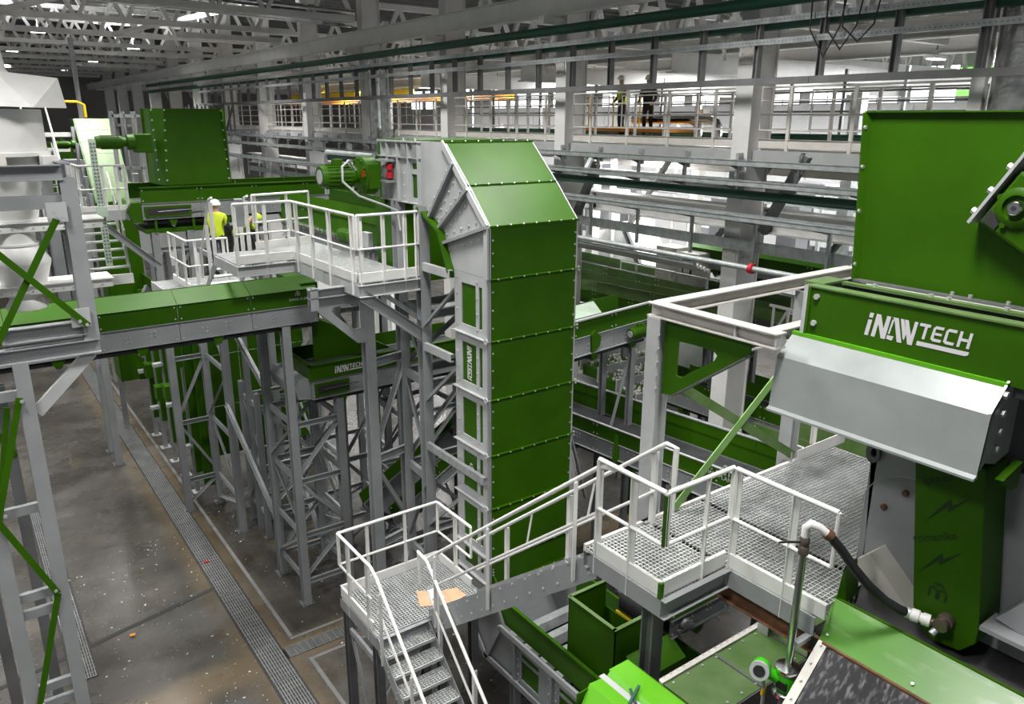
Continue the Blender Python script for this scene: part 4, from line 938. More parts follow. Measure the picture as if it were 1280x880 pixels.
for y in (3.6, 3.1, 2.95, 2.5): bo.bolt((6.7, y, 9.07), (0, 0, 1), .022, .025)
bo.build('bolt_heads', 'bolt', t, stuff=True)
b = MB(); b.prism([(PX - .01, 4.15, 8.54), (6.17, 4.15, 8.36), (6.12, 4.15, 7.86), (PX + .2, 4.15, 7.86), (PX + .2, 4.15, 8.54)], (0, .02, 0)); b.build('hood_end_plate', 'hood', t)
b = MB(); b.prism([(6.28, 2.2, 7.84), (6.6, 2.2, 7.92), (6.6, 2.2, 7.70), (6.5, 2.2, 7.70)], (0, -.06, 0)); b.build('corner_gusset', 'green', t)
b = MB(); b.box(6.5, 9.0, .9, 4.0, 8.45, 8.52); b.build('base_frame', 'grey_dark', t)
# hopper walls
hz0, hz1 = 9.06, 10.58
b = MB(); b.prism([(7.0, 3.92, hz0), (7.0, .6, hz0), (7.0, .5, hz1), (7.0, 4.02, hz1)], (.012, 0, 0)); hp = b.build('hopper_wall', 'green', t)
b = MB(); b.prism([(7.0, 3.92, hz0), (9.5, 3.92, hz0), (9.5, 4.02, hz1), (7.0, 4.02, hz1)], (0, .012, 0)); b.build('hopper_wall', 'green', t)
b = MB(); b.box(9.5, 9.512, .6, 4.0, hz0, hz1); b.build('hopper_wall', 'green', t)
b = MB(); b.box(6.95, 7.02, .5, 4.06, hz1, hz1 + .012); b.box(7.0, 9.5, 3.98, 4.06, hz1, hz1 + .012); b.build('rim_flange', 'green', t)
b = MB(); b.prism([(7.0, 3.92, hz0), (6.93, 3.96, hz0), (6.93, 4.06, hz1), (7.0, 4.02, hz1)], (0, .01, 0)); b.build('corner_flange', 'green', t)
b = MB(); b.box(6.92, 7.02, .6, 3.95, hz0 - .02, hz0); b.build('base_flange', 'grey_dark', t)
bo = MB()
for z in (9.2, 9.7, 10.1, 10.45): bo.bolt((6.95, 3.97 + (z - 9) * .06, z), (0, -1, 0), .02, .03)
for y in (3.05, 2.9, 2.6): bo.bolt((6.97, y, hz0), (0, 0, 1), .018, .03)
bo.build('hopper_bolts', 'bolt', t, stuff=True)
# gearbox on the hopper wall
t = thing('hopper_gearbox', 'green cast gearbox with silver shaft mounted on the hopper wall', 'gearbox', (6.9, 2.55, 9.6))
R = Matrix.Translation((6.80, 2.60, 9.86)) @ Matrix.Rotation(math.radians(30), 4, 'X')
b = MB(R); b.box(0, .16, -.62, .17, -.26, .24); b.build('gear_case', 'green', t, bevel=.03)
b = MB(R); b.lathe((0, 0, 0), [(.15, .0), (.15, -.0), (.16, .02), (.12, .045), (.1, .045), (.09, .02)], 28, (-1, 0, 0)); b.build('bearing_ring', 'green', t, smooth=True)
b = MB(R); b.lathe((0, 0, 0), [(.055, 0), (.055, .07), (.045, .08)], 20, (-1, 0, 0)); b.build('shaft_end', 'chrome', t, smooth=True)
b = MB(R); b.cyl((-.079, 0, 0), (-.083, 0, 0), .02, n=12); b.build('shaft_bore', 'dark', t)
for y, z in ((.1, -.17), (-.16, .16)):
    b = MB(R); b.box(-.012, .0, y - .07, y + .05, z - .06, z + .05); b.build('case_recess', 'dark', t)
for y, z in ((.15, .0), (0, -.16), (-.05, .19)):
    b = MB(R); b.cyl((-.03, y, z), (0, y, z), .025, n=8); b.build('case_boss', 'green', t)
b = MB(R); b.box(-.02, .19, .21, .235, -.3, .55); pl = b.build('mounting_plate', 'grey_lite', t)
bo = MB(R)
for z in (-.22, -.02, .2, .4): bo.bolt((.06, .235, z), (0, 1, 0), .03, .05)
bo.build('mounting_bolts', 'bolt', t, stuff=True)
for z in (-.3,):
    b = MB(); b.box(6.9, 7.0, 2.3, 2.7, 9.6, 10.1); b.build('bracket', 'grey_dark', t)
# shredder body below the hood
t = thing('shredder_body', 'grey machine body with green belt guard below the hood', 'machine', (7.2, 2.8, 6))
SX = 6.9
b = MB(); b.prism([(SX, 3.52, 7.6), (SX, 3.50, 7.4), (SX, 3.36, 5.4), (SX, 1.2, 5.4), (SX, 1.2, 7.7), (SX, 3.05, 7.7)], (.03, 0, 0)); b.build('side_plate', 'grey', t)
b = MB(); b.box(SX, 8.6, 3.44, 3.5, 5.4, 7.6); b.build('end_plate', 'grey', t)
b = MB(); b.box(SX - .01, 7.9, 3.2, 3.5, 7.6, 7.63); b.build('top_ledge', 'cream', t)
b = MB(); b.box(SX, 8.6, 2.95, 3.2, 7.58, 7.6); b.build('top_plate', 'green_brace', t)
b = MB(); b.ring([(SX - .05, 3.47 + .07 * math.cos(a), 7.44 + .1 * math.sin(a)) for a in [i * math.pi / 6 for i in range(12)]], [(SX - .05, 3.46 + .03 * math.cos(a), 7.45 + .045 * math.sin(a)) for a in [i * math.pi / 6 for i in range(12)]], (.035, 0, 0)); b.build('lifting_lug', 'grey_dark', t)
bo = MB(); bo.lathe((SX, 3.12, 7.15), [(.03, 0), (.03, .03), (.02, .04)], 10, (-1, 0, 0)); bo.lathe((SX, 3.30, 6.93), [(.03, 0), (.03, .03), (.02, .04)], 10, (-1, 0, 0)); bo.build('rusty_studs', 'rust', t, stuff=True)
arc = [(SX - .004, 3.0 - .52 * math.cos(a), 6.9 + .42 * math.sin(a)) for a in [math.pi * (1.0 - .5 * i / 12) for i in range(13)]]
b = MB(); b.tube(arc, .005, 5); b.build('arc_scribe', 'grey_lite', t)
# wedge shaped bracket box
dW = V((0, -.74, -.67)); eW = V((0, -.67, .74)); oW = V((SX, 3.46, 6.30))
sec = [(0, 0), (.34, 0), (.27, -.20), (.07, -.20)]
b = MB(); b.prism([oW + eW * a_ + V((c_, 0, 0)) for a_, c_ in sec], dW * 1.0); b.build('wedge_bracket', 'cream', t, bevel=.006)  # cream carries the light falling on this bracket
# green belt guard
g = [(2.92, 7.78), (2.92, 6.95), (2.72, 6.32), (2.66, 6.18), (2.54, 6.07), (2.30, 6.06), (2.18, 6.18), (2.17, 6.4), (2.34, 7.5), (2.36, 7.78)]
g = [(2.93, 7.80), (2.72, 6.32), (2.66, 6.17), (2.52, 6.07), (2.28, 6.10), (2.17, 6.24), (2.17, 6.40), (2.35, 7.80)]
b = MB(); b.prism([(6.5, y, z) for y, z in g], (.4, 0, 0)); bg_ = b.build('belt_guard', 'green', t, bevel=.01)
def bolt_shape(y, z, s_):
    b = MB(); pts = [(.0, 0), (.42, .55), (.46, .36), (1.0, .95), (.52, .68), (.5, .78)]
    pts = [(0, 0), (.40, .62), (.44, .40), (1.0, .98), (.47, .60), (.43, .80), (.36, .60)]
    pts = [(0, 0), (.46, .52), (.50, .40), (1.0, .95), (.56, .58), (.50, .72), (.40, .60)]
    b.prism([(6.4985, y - u * s_, z + v * s_ * 1.15) for u, v in pts], (-.003, 0, 0)); b.build('lightning_mark', 'logo_dark', bg_)
bolt_shape(2.74, 7.16, .34); bolt_shape(2.72, 6.66, .32)
def flat_text(txt, o, u, v, size, parent, m_):
    cu = bpy.data.curves.new('txt', 'FONT'); cu.body = txt; cu.size = size; cu.extrude = .001
    ob = bpy.data.objects.new('txt', cu); COL.objects.link(ob)
    bpy.context.view_layer.update()
    me = bpy.data.meshes.new_from_object(ob.evaluated_get(bpy.context.evaluated_depsgraph_get()))
    bpy.data.objects.remove(ob); bpy.data.curves.remove(cu)
    u, v, o = V(u).normalized(), V(v).normalized(), V(o); n = u.cross(v); off = root_loc(parent)
    for vt in me.vertices:
        c = vt.co.copy(); vt.co = o + u * c.x + v * c.y + n * (c.z + .001) - off
    me.materials.clear(); me.materials.append(M[m_])
    o2 = bpy.data.objects.new('lettering', me); COL.objects.link(o2); o2.parent = parent; return o2
flat_text('lpuoui', (6.4985, 2.80, 7.48), (0, -1, .6), (0, .6, 1), .11, bg_, 'logo_dark')
flat_text('romaniks', (6.4985, 2.80, 6.92), (0, -1, .55), (0, .55, 1), .105, bg_, 'logo_dark')
m_mark((6.499, 2.62, 6.48), (0, -1, 0), (0, 0, 1), .17, bg_, 'logo_dark')
# lower grey shell and feet to the right
b = MB(); b.prism([(6.72, 2.9, 5.95), (6.72, .8, 5.95), (7.1, .8, 6.9), (7.1, 2.3, 6.9)], (.05, 0, 0)); b.build('lower_shell', 'grey', t)
b = MB(); b.lathe((7.0, 3.35, 5.4), [(.74, 0), (.74, 2.4)], 40, (0, -1, 0)); b.build('dark_drum_opening', 'black', t, smooth=True)  # black cylinder painting the dark inside of the drum opening
b = MB(); b.prism([(6.6, 2.1, 6.5), (6.6, 1.85, 6.45), (6.6, 1.8, 6.9)], (.3, 0, 0)); b.box(6.45, 6.75, 1.75, 2.15, 6.42, 6.46); b.build('foot_bracket', 'grey', t)
b = MB(); b.box(7.0, 8.8, .9, 3.4, 3.0, 8.4); b.build('inner_body', 'grey_dark', t)
# ------------------------------------------------------------------ chute in front of the shredder
t = thing('inclined_chute', 'scuffed green chute edge with scratched steel sheet at the lower right corner', 'chute', (6, 2.6, 5))
b = MB(); b.prism([(5.93, 3.24, 5.87), (6.32, 3.36, 6.11), (6.32, .6, 6.11), (5.93, .6, 5.87)], (.02, 0, -.03)); b.build('green_band', 'green_scuffed', t)
b = MB(); b.prism([(6.32, 3.36, 6.11), (6.32, 3.36, 6.35), (6.36, .6, 6.11), ], (.012, 0, 0)); 
b = MB(); b.box(6.32, 6.35, .6, 3.36, 5.9, 6.12); b.build('band_lip', 'green', t)
b = MB(); b.prism([(6.32, 3.34, 6.1), (6.32, 3.30, 6.48), (6.36, 3.26, 6.1)], (.25, .02, 0)); b.build('end_fin', 'green', t)
b = MB(); b.prism([(5.92, 3.2, 5.86), (5.92, .6, 5.86), (5.2, .6, 5.12), (5.2, 3.2, 5.12)], (.015, 0, -.02)); b.build('wear_sheet', 'scratched', t)
b = MB(); b.prism([(5.925, 3.24, 5.875), (5.925, 3.15, 5.875), (5.19, 3.15, 5.13), (5.19, 3.24, 5.13)], (.012, 0, .004)); b.build('edge_strip', 'cream', t)
b = MB(); b.beam((5.93, 3.2, 5.872), (5.93, .6, 5.872), R_(.03, .02)); b.build('rust_seam', 'rust', t)
bo = MB()
for k in range(6): bo.bolt((5.9 - k * .13, 3.195, 5.862 - k * .132), (-.6, 0, .8), .012)
for y in (3.2, 2.4, 1.7): bo.bolt((6.0, y, 5.92), (-.5, 0, .85), .014)
bo.build('rivets', 'bolt', t, stuff=True)
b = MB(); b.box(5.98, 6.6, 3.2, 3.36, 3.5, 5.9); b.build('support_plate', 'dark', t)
# ------------------------------------------------------------------ water pipe, flow meter, hose
t = thing('water_riser_pipe', 'thin steel riser pipe standing beside the walkway', 'pipe', (5.66, 3.33, 5.5))
b = MB(); b.tube([(5.68, 3.36, 5.62), (5.68, 3.36, 6.98)], .035, 12); b.build('pipe_tube', 'chrome', t, smooth=True)
b = MB(); b.lathe((5.68, 3.36, 6.80), [(.03, 0), (.048, .02), (.048, .09), (.04, .1), (.045, .12), (.045, .17), (.03, .2)], 16); b.build('threaded_union', 'brown_pipe', t, smooth=True)
b = MB(); b.tube([(5.68, 3.36, 6.93), (5.55, 3.42, 6.95), (5.45, 3.46, 6.96)], .011, 6); b.build('valve_lever', 'black', t, smooth=True)
b = MB(); b.tube([(5.68, 3.36, 6.95), (5.68, 3.36, 7.08), (5.70, 3.33, 7.12), (5.74, 3.27, 7.10), (5.78, 3.22, 7.05)], .036, 14); b.build('white_elbow', 'white', t, smooth=True)
b = MB(); b.cyl((5.78, 3.225, 7.055), (5.81, 3.19, 7.02), .05, n=14); b.build('brass_nut', 'rust', t, smooth=True)
b = MB(); b.box(5.7, 5.9, 3.3, 3.36, 6.0 - .15, 6.0 - .1); b.build('pipe_clamp', 'galv', t)
t = thing('flow_meter', 'bright green flow meter with round display under the riser pipe', 'flow meter', (5.66, 3.34, 5.35))
b = MB(); b.lathe((5.68, 3.36, 5.56), [(.05, .07), (.115, .06), (.115, .02), (.1, .0)], 20); b.build('upper_flange', 'chrome', t, smooth=True)
b = MB(); b.lathe((5.68, 3.36, 5.38), [(.085, 0), (.1, .02), (.1, .15), (.085, .18)], 20); b.build('meter_body', 'bright_green', t, smooth=True)
b = MB(); b.box(5.575, 5.60, 3.30, 3.40, 5.42, 5.50); b.build('black_plate', 'black', t)
b = MB(); b.lathe((5.68, 3.36, 5.30), [(.1, 0), (.12, .02), (.12, .06), (.08, .08)], 20); b.build('lower_flange', 'chrome', t, smooth=True)
b = MB(); b.cyl((5.68, 3.36, 2.8), (5.68, 3.36, 5.3), .05, n=12); b.build('lower_pipe', 'steel_dark', t, smooth=True)
b = MB(); b.tube([(5.6, 3.42, 5.5), (5.53, 3.47, 5.56), (5.47, 3.52, 5.6)], .055, 12); b.build('meter_neck', 'bright_green', t, smooth=True)
ax = V((-.75, -.35, .25)).normalized()
b = MB(); b.lathe((5.50, 3.52, 5.60), [(.08, -.02), (.09, 0), (.09, .1)], 18, ax); b.build('display_case', 'bright_green', t, smooth=True)
b = MB(); b.lathe(V((5.50, 3.52, 5.60)) + ax * .1, [(.055, .01), (.09, 0), (.09, .035), (.055, .035)], 18, ax); b.build('display_ring', 'grey_lite', t, smooth=True)
b = MB(); b.lathe(V((5.50, 3.52, 5.60)) + ax * .112, [(.055, .02), (.055, .028)], 18, ax); b.build('display_glass', 'black', t)
for dx in (0, .03):
    b = MB(); b.tube([(5.46 + dx, 3.47, 5.5), (5.47 + dx, 3.46, 5.3), (5.47 + dx, 3.45, 4.4)], .01, 6); b.build('signal_cable', 'grey_lite', t, smooth=True)
    b = MB(); b.cyl((5.465 + dx, 3.465, 5.34), (5.47 + dx, 3.46, 5.41), .014, n=8); b.build('cable_marker', 'amber', t)
t = thing('red_switch_box', 'red switch box below the flow meter', 'switch box', (5.5, 3.4, 5.0))
b = MB(); b.box(5.30, 5.44, 3.42, 3.52, 4.95, 5.15); b.build('box_shell', 'red', t, bevel=.01)
b = MB(); b.box(5.45, 5.6, 3.38, 3.5, 4.9, 5.02); b.build('black_base', 'black', t)
b = MB(); b.cyl((5.52, 3.44, 5.02), (5.52, 3.44, 5.06), .025, n=10); b.build('black_knob', 'black', t)
hose = [(5.80, 3.20, 7.03), (5.90, 3.12, 6.88), (5.98, 3.03, 6.72), (6.08, 2.93, 6.56), (6.20, 2.83, 6.42), (6.30, 2.74, 6.34), (6.36, 2.69, 6.31)]
t = thing('black_hose', 'black rubber hose sagging from the riser pipe to the belt guard', 'hose', (6.0, 3.0, 6.6))
b = MB(); b.tube(hose, .042, 14); b.build('hose_tube', 'black', t, smooth=True)
d = V((.3, -1, -.05)).normalized(); p0 = V((6.36, 2.69, 6.31))
b = MB(); b.cyl(p0 - d * .02, p0 + d * .02, .05, n=14); b.build('hose_clip', 'galv', t, smooth=True)
b = MB(); b.lathe(p0 + d * .02, [(.045, 0), (.058, .01), (.058, .07), (.045, .075), (.045, .095), (.056, .1), (.056, .16), (.04, .165)], 18, d); b.build('white_coupling', 'white', t, smooth=True)
b = MB(); b.tube([p0 + d * .18, p0 + d * .27, V((6.5, 2.42, 6.33))], .034, 12); b.build('pipe_nipple', 'brown_pipe', t, smooth=True)
b = MB(); b.lathe((6.5, 2.42, 6.34), [(.07, 0), (.07, .05), (.05, .06), (.05, .1), (.062, .1), (.062, .13)], 18, (-1, 0, -.12)); b.build('elbow_fitting', 'brown_pipe', t, smooth=True)
b = MB(); b.cyl((6.42, 2.45, 6.27), (6.36, 2.47, 6.22), .03, n=10); b.build('plug_end', 'galv', t, smooth=True)

# ================================================================== MACHINES UNDER THE WALKWAY
t = thing('transfer_box_hopper', 'dark green open box hopper standing over the elevator trough', 'hopper', (7.2, 7.2, 2.0))
bx0, bx1, by0, by1, bz0, bz1 = 6.78, 7.55, 6.72, 7.75, 2.05, 3.5
for q in ((bx0, bx1, by0, by0 + .015), (bx0, bx0 + .015, by0, by1), (bx0, bx1, by1 - .015, by1)):
    b = MB(); b.box(q[0], q[1], q[2], q[3], bz0, bz1); b.build('wall_plate', 'green', t)
b = MB(); b.box(bx1 - .015, bx1, by0, by1, bz0, bz1 - .45); b.build('wall_plate', 'green', t)
for q in ((bx0 - .02, bx1, by0 - .02, by0 + .04), (bx0 - .02, bx0 + .04, by0, by1), (bx0, bx1, by1 - .04, by1 + .02)):
    b = MB(); b.box(*q, bz1, bz1 + .014); b.build('rim_flange', 'green_dusty', t)
b = MB(); b.box(bx0 + .02, bx1 - .02, by0 + .02, by1 - .02, bz0, bz0 + .02); b.build('hopper_floor', 'dark', t)
conveyor('feed_belt_conveyor', 'dark green belt conveyor under the walkway feeding the box hopper', (7.75, 6.55, 3.05), (1, 0, 0), 4.0, .9, zg=.3, zgreen=.28, lip=.0, mats=('grey_dark', 'green', 'green'))
t = thing('head_drum', 'black rubber covered head drum of the feed conveyor', 'drum', (7.5, 7.0, 3.5))
b = MB(); b.lathe((7.62, 6.75, 3.42), [(.22, 0), (.25, .03), (.25, .52), (.22, .55)], 26, (0, 1, 0)); b.build('drum_shell', 'black', t, smooth=True)
b = MB(); b.cyl((7.62, 6.6, 3.42), (7.62, 7.5, 3.42), .05, n=12); b.build('drum_shaft', 'steel_dark', t, smooth=True)
b = MB(); b.box(7.4, 7.42, 6.7, 7.35, 3.2, 3.24); b.build('scraper_bar', 'amber', t)
b = MB(); b.box(7.56, 7.68, 6.8, 6.92, 3.66, 3.68); b.build('drum_label', 'grey_lite', t)
t = thing('bearing_unit', 'grey pillow bearing on the side of the feed conveyor', 'bearing', (8.0, 6.5, 3.1))
b = MB(); b.lathe((8.05, 6.54, 3.2), [(.09, 0), (.1, .02), (.08, .06), (.03, .07)], 18, (0, -1, 0)); b.build('bearing_cap', 'steel_dark', t, smooth=True)
b = MB(); b.box(7.9, 8.25, 6.5, 6.55, 3.08, 3.14); b.build('take_up_rail', 'steel_dark', t)
t = thing('covered_conveyor', 'dusty green covered conveyor deck with bolted lids at lower right', 'conveyor', (8, 5.3, 2.6))
for k, (xa, xb) in enumerate(((6.72, 7.75), (7.75, 8.75), (8.75, 9.9))):
    b = MB(); b.box(xa + .006, xb - .006, 4.92, 5.72, 3.28, 3.3); b.build('cover_lid', 'green_dusty', t)
    b = MB(); b.box(xb - .02, xb + .02, 4.92, 5.72, 3.3, 3.315); b.build('lid_joint', 'grey_dark', t)
b = MB(); b.box(6.7, 9.95, 5.72, 5.80, 3.28, 3.33); b.build('edge_angle', 'cream', t)
b = MB(); b.box(6.72, 9.9, 5.70, 5.78, 2.7, 3.28); b.build('side_panel', 'grey_dark', t)
b = MB(); b.box(6.72, 9.9, 4.90, 4.92, 2.7, 3.29); b.build('side_panel', 'grey_dark', t)
bo = MB()
for k in range(11):
    for y in (5.0, 5.66): bo.bolt((6.85 + k * .29, y, 3.3), (0, 0, 1), .018)
for k in range(24): bo.bolt((6.8 + k * .13, 5.79, 3.30), (0, -.2, 1), .02, .035)
bo.build('bolt_heads', 'bolt', t, stuff=True)
for x in (7.0, 9.5):
    for y in (5.0, 5.65):
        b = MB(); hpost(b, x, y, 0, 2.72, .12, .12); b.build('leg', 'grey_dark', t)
t = thing('lit_green_cover', 'brightly lit green sheet cover with grey latch strip at the bottom edge', 'machine cover', (4.5, 4.0, 4.4))
b = MB(); b.box(4.66, 4.92, 2.8, 4.68, 5.18, 5.2); b.build('cover_sheet', 'green_lit', t)  # top sheets painted as lit, upright sheets keep the plain green
b = MB(); b.prism([(4.92, 4.68, 5.2), (4.92, 2.8, 5.2), (4.98, 2.8, 4.85), (4.98, 4.68, 4.85)], (.012, 0, 0)); b.build('side_sheet', 'green', t)
b = MB(); b.box(4.54, 4.61, 2.8, 4.70, 5.15, 5.165); b.build('latch_strip', 'grey_lite', t)
b = MB(); b.prism([(4.61, 4.66, 5.155), (4.66, 4.66, 5.2), (4.66, 2.8, 5.2), (4.61, 2.8, 5.155)], (.0, 0, -.015)); b.build('cover_fold', 'green_lit', t)
b = MB(); b.prism([(4.54, 4.66, 5.165), (4.38, 4.66, 5.18), (4.38, 2.8, 5.18), (4.54, 2.8, 5.165)], (0, 0, -.015)); b.build('cover_sheet', 'green_lit', t)
b = MB(); b.prism([(4.38, 4.66, 5.18), (4.19, 4.60, 4.97), (4.19, 2.8, 4.97), (4.38, 2.8, 5.18)], (0, 0, -.015)); b.build('cover_sheet', 'green_lit', t)
b = MB(); b.box(4.21, 4.94, 4.64, 4.655, 4.5, 5.15); b.build('end_sheet', 'green', t)
b = MB(); b.beam((4.49, 4.22, 5.19), (4.71, 4.31, 5.235), R_(.025, .02)); b.beam((4.56, 4.20, 5.18), (4.62, 4.34, 5.22), R_(.025, .02)); b.build('toggle_latch', 'pipe_green', t)
for x in (4.3, 4.85):
    for y in (3.2, 4.5):
        b = MB(); b.box(x - .04, x + .04, y - .04, y + .04, 0, 4.95); b.build('leg', 'grey_dark', t)
b = MB(); b.prism([(6.9, 6.25, 2.2), (6.9, 6.6, 2.2), (6.9, 6.6, 3.1), (6.9, 6.25, 2.9)], (.9, 0, 0)); tag(b.build('deflector_plate', 'green'), 'small green deflector plate between the conveyors', 'deflector')
t = thing('tube_motor', 'dark tubular motor lying beside the box hopper', 'motor', (7.2, 6.2, 2.4))
b = MB(); b.lathe((6.95, 6.15, 2.55), [(.1, 0), (.14, .03), (.14, .5), (.1, .55)], 20, (0.8, .3, 0)); b.build('motor_tube', 'chrome', t, smooth=True)
b = MB(); b.box(6.9, 7.4, 6.05, 6.4, 2.0, 2.42); b.build('motor_plinth', 'grey_dark', t)

# ================================================================== LEFT : CONVEYORS, PLATFORM, TRESTLES
t, T = conveyor('cross_conveyor', 'long green and grey belt conveyor crossing the left side', (-2.2, 14.85, 6.5), (1, 0, 0), 8.1, 1.5, zg=.37, zgreen=.33, lip=.22, lip_out=.34, far_lip=False)
m_mark((5.45, 14.84, 7.08), (1, 0, 0), (0, 0, 1), .10, t); flat_text('INWA PLANT', (5.32, 14.845, 6.98), (1, 0, 0), (0, 0, 1), .075, t, 'logo')
b = MB(); b.box(5.6, 5.95, 14.9, 16.3, 6.55, 7.3); b.build('head_guard', 'green', t)
# trestle below its right end
trestle('conveyor_trestle', 'grey trestle with tall outer legs under the end of the cross conveyor', 5.2, 6.25, 14.9, 16.42, 0, {(0, 0): 6.48, (0, 1): 6.48, (1, 0): 4.72, (1, 1): 4.72}, [.55, 1.7, 3.0, 4.3], size=.17)
# transfer conveyor with lettering
t, T = conveyor('transfer_conveyor', 'short grey conveyor with white lettering below the end of the cross conveyor', (5.66, 14.88, 4.8), (1, 0, 0), 4.2, 1.5, zg=.42, zgreen=.0, lip=0, mats=('grey', 'green', 'green'), panel=1.4)
b = MB(); b.box(5.62, 5.64, 14.86, 16.4, 5.22, 5.62); b.box(5.62, 9.86, 14.84, 14.86, 5.22, 5.55); b.box(5.62, 9.86, 16.4, 16.42, 5.22, 5.55); hb = b.build('hopper_wall', 'green', t)
b = MB(); b.box(5.58, 9.86, 14.80, 14.88, 5.55, 5.57); b.box(5.58, 5.66, 14.8, 16.42, 5.55, 5.57); b.build('hopper_rim', 'green', t)
logo((6.18, 14.838, 5.30), (1, 0, 0), (0, 0, 1), .15, hb)
b = MB(); b.box(6.9, 7.08, 14.83, 14.838, 5.32, 5.46); b.build('square_mark', 'bright_green', hb)
b = MB(); b.prism([(5.66, 14.9, 4.8), (5.36, 14.9, 4.85), (5.3, 14.9, 5.12), (5.4, 14.9, 5.25), (5.66, 14.9, 5.25)], (0, 1.5, 0)); b.build('tail_guard', 'grey', t)
b = MB(); b.box(5.72, 6.5, 14.83, 14.86, 4.86, 5.14); b.build('take_up_frame', 'green', t)
b = MB(); b.box(5.78, 6.44, 14.82, 14.835, 4.92, 5.08); b.build('take_up_slot', 'dark', t)
b = MB(); b.cyl((5.9, 14.80, 5.0), (6.7, 14.80, 5.02), .014, n=8); b.build('take_up_screw', 'chrome', t)
b = MB(); b.prism([(5.85, 15.1, 6.5), (5.85, 16.2, 6.5), (7.6, 16.2, 5.56), (7.6, 15.1, 5.56)], (.02, 0, .03)); b.prism([(5.85, 15.1, 6.5), (7.6, 15.1, 5.56), (5.85, 15.1, 5.56)], (0, .015, 0)); b.build('drop_chute', 'green', t)
# mid platform
ZP = 7.9
t = thing('service_platform', 'grey grating service platform left of the elevator head', 'platform', (5.9, 13, ZP))
grate(5.35, 6.5, 11.62, 16.2, ZP, t); grate(4.25, 5.35, 14.45, 15.9, ZP, t)
for p, q in (((5.33, 11.6), (6.5, 11.6)), ((5.33, 11.6), (5.33, 14.43)), ((4.23, 14.43), (5.33, 14.43)), ((4.23, 14.43), (4.23, 15.9)), ((6.5, 11.6), (6.5, 16.2)), ((5.33, 13.0), (6.5, 13.0)), ((4.23, 15.9), (5.35, 15.9))):
    b = MB(); b.beam((*p, ZP - .14), (*q, ZP - .14), C_(.07, .2)); b.build('edge_channel', 'grey_lite', t)
gy = [(5.95, 7.66), (5.3, 7.66), (4.75, 7.62), (4.70, 7.5), (5.2, 7.08), (5.7, 6.62), (5.95, 6.62)]
gy = [(5.75, 7.62), (5.2, 7.62), (4.72, 7.62), (4.70, 7.50), (5.10, 7.12), (5.55, 6.70), (5.75, 6.68)]
gi = [(5.62, 7.42), (5.3, 7.42), (5.12, 7.40), (5.10, 7.32), (5.30, 7.12), (5.52, 6.96), (5.62, 6.98)]
b = MB(); b.ring([(x, 12.22, z) for x, z in gy], [(x, 12.22, z) for x, z in gi], (0, -.02, 0)); b.build('gusset_bracket', 'grey', t, label='grey gusset plate with a triangular hole')
b = MB(); b.beam((4.7, 12.2, 7.68), (6.5, 12.2, 7.68), I_(.14, .16)); b.build('bracket_beam', 'grey', t)
b = MB(); hpost(b, 4.78, 12.2, 7.4, 7.78, .14, .14); b.build('stub_post', 'grey', t)
b = MB(); b.beam((5.42, 11.62, 7.68), (6.48, 11.55, 6.85), C_(.08, .2)); b.build('knee_brace', 'grey', t)
b = MB(); b.beam((5.72, 11.64, 7.68), (6.5, 11.70, 7.08), L_(.08)); b.build('cable_bracket', 'galv', t)
railing('platform_railing', 'white railing across the front of the service platform', [(5.36, 11.61, ZP), (6.5, 11.61, ZP)], posts=[[.06, .42, .78, .97]], rad=.026, post_w=.075)
railing('platform_railing', 'white railing along the left side of the service platform', [(5.33, 14.43, ZP), (5.33, 11.64, ZP)], posts=[[.1, .36, .64, .97]], rad=.026, post_w=.075)
railing('platform_railing', 'white railing on the stepped part of the service platform', [(4.25, 14.43, ZP), (5.30, 14.43, ZP)], posts=[[.02, .55]], rad=.026, post_w=.075)
railing('platform_railing', 'white railing at the back of the service platform', [(5.1, 15.95, ZP), (6.4, 16.2, ZP)], posts=[[.05, .6]], rad=.026, post_w=.07)
t = thing('platform_ladder', 'steep white railed steps behind the left end of the service platform', 'ladder', (4.6, 16.4, 6.9))
for x in (4.3, 5.0):
    b = MB(); b.tube([(x, 15.9, 9.0), (x, 16.1, 8.95), (x, 17.1, 7.75), (x, 17.15, 7.2)], .024, 8); b.build('hand_rail', 'white', t, smooth=True)
    b = MB(); b.prism([(x, 15.95, 7.9), (x, 15.95, 7.65), (x, 17.0, 6.92), (x, 17.2, 6.92)], (.012, 0, 0)); b.build('stringer', 'grey', t)
    for f in (0.05, .5):
        b = MB(); b.box(x - .03, x + .04, 15.98 + f, 16.02 + f, 7.7 - .85 * f, 8.95 - 1.1 * f); b.build('post', 'white', t)
for k in range(4):
    b = MB(); b.box(4.31, 4.99, 16.05 + k * .26, 16.27 + k * .26, 7.68 - k * .2, 7.7 - k * .2); b.build('tread', 'grating', t)
t = thing('lower_platform', 'small lower platform behind the cross conveyor with white rails', 'platform', (4.6, 18, 6.9))
grate(3.6, 5.6, 17.2, 18.9, 6.9, t); b = MB(); b.box(3.6, 5.6, 17.18, 17.2, 6.7, 6.92); b.box(3.58, 3.6, 17.2, 18.9, 6.7, 6.92); b.build('edge_channel', 'grey_lite', t)
for x in (5.5,):
    for y in (17.3, 18.8):
        b = MB(); hpost(b, x, y, 0, 6.8, .13, .13); b.build('leg', 'grey', t)
railing('platform_railing', 'white railing of the small lower platform', [(4.05, 18.8, 6.9), (4.05, 17.25, 6.9), (4.9, 17.25, 6.9)], posts=[[.3, .8], [.2, .9]], rad=.024)
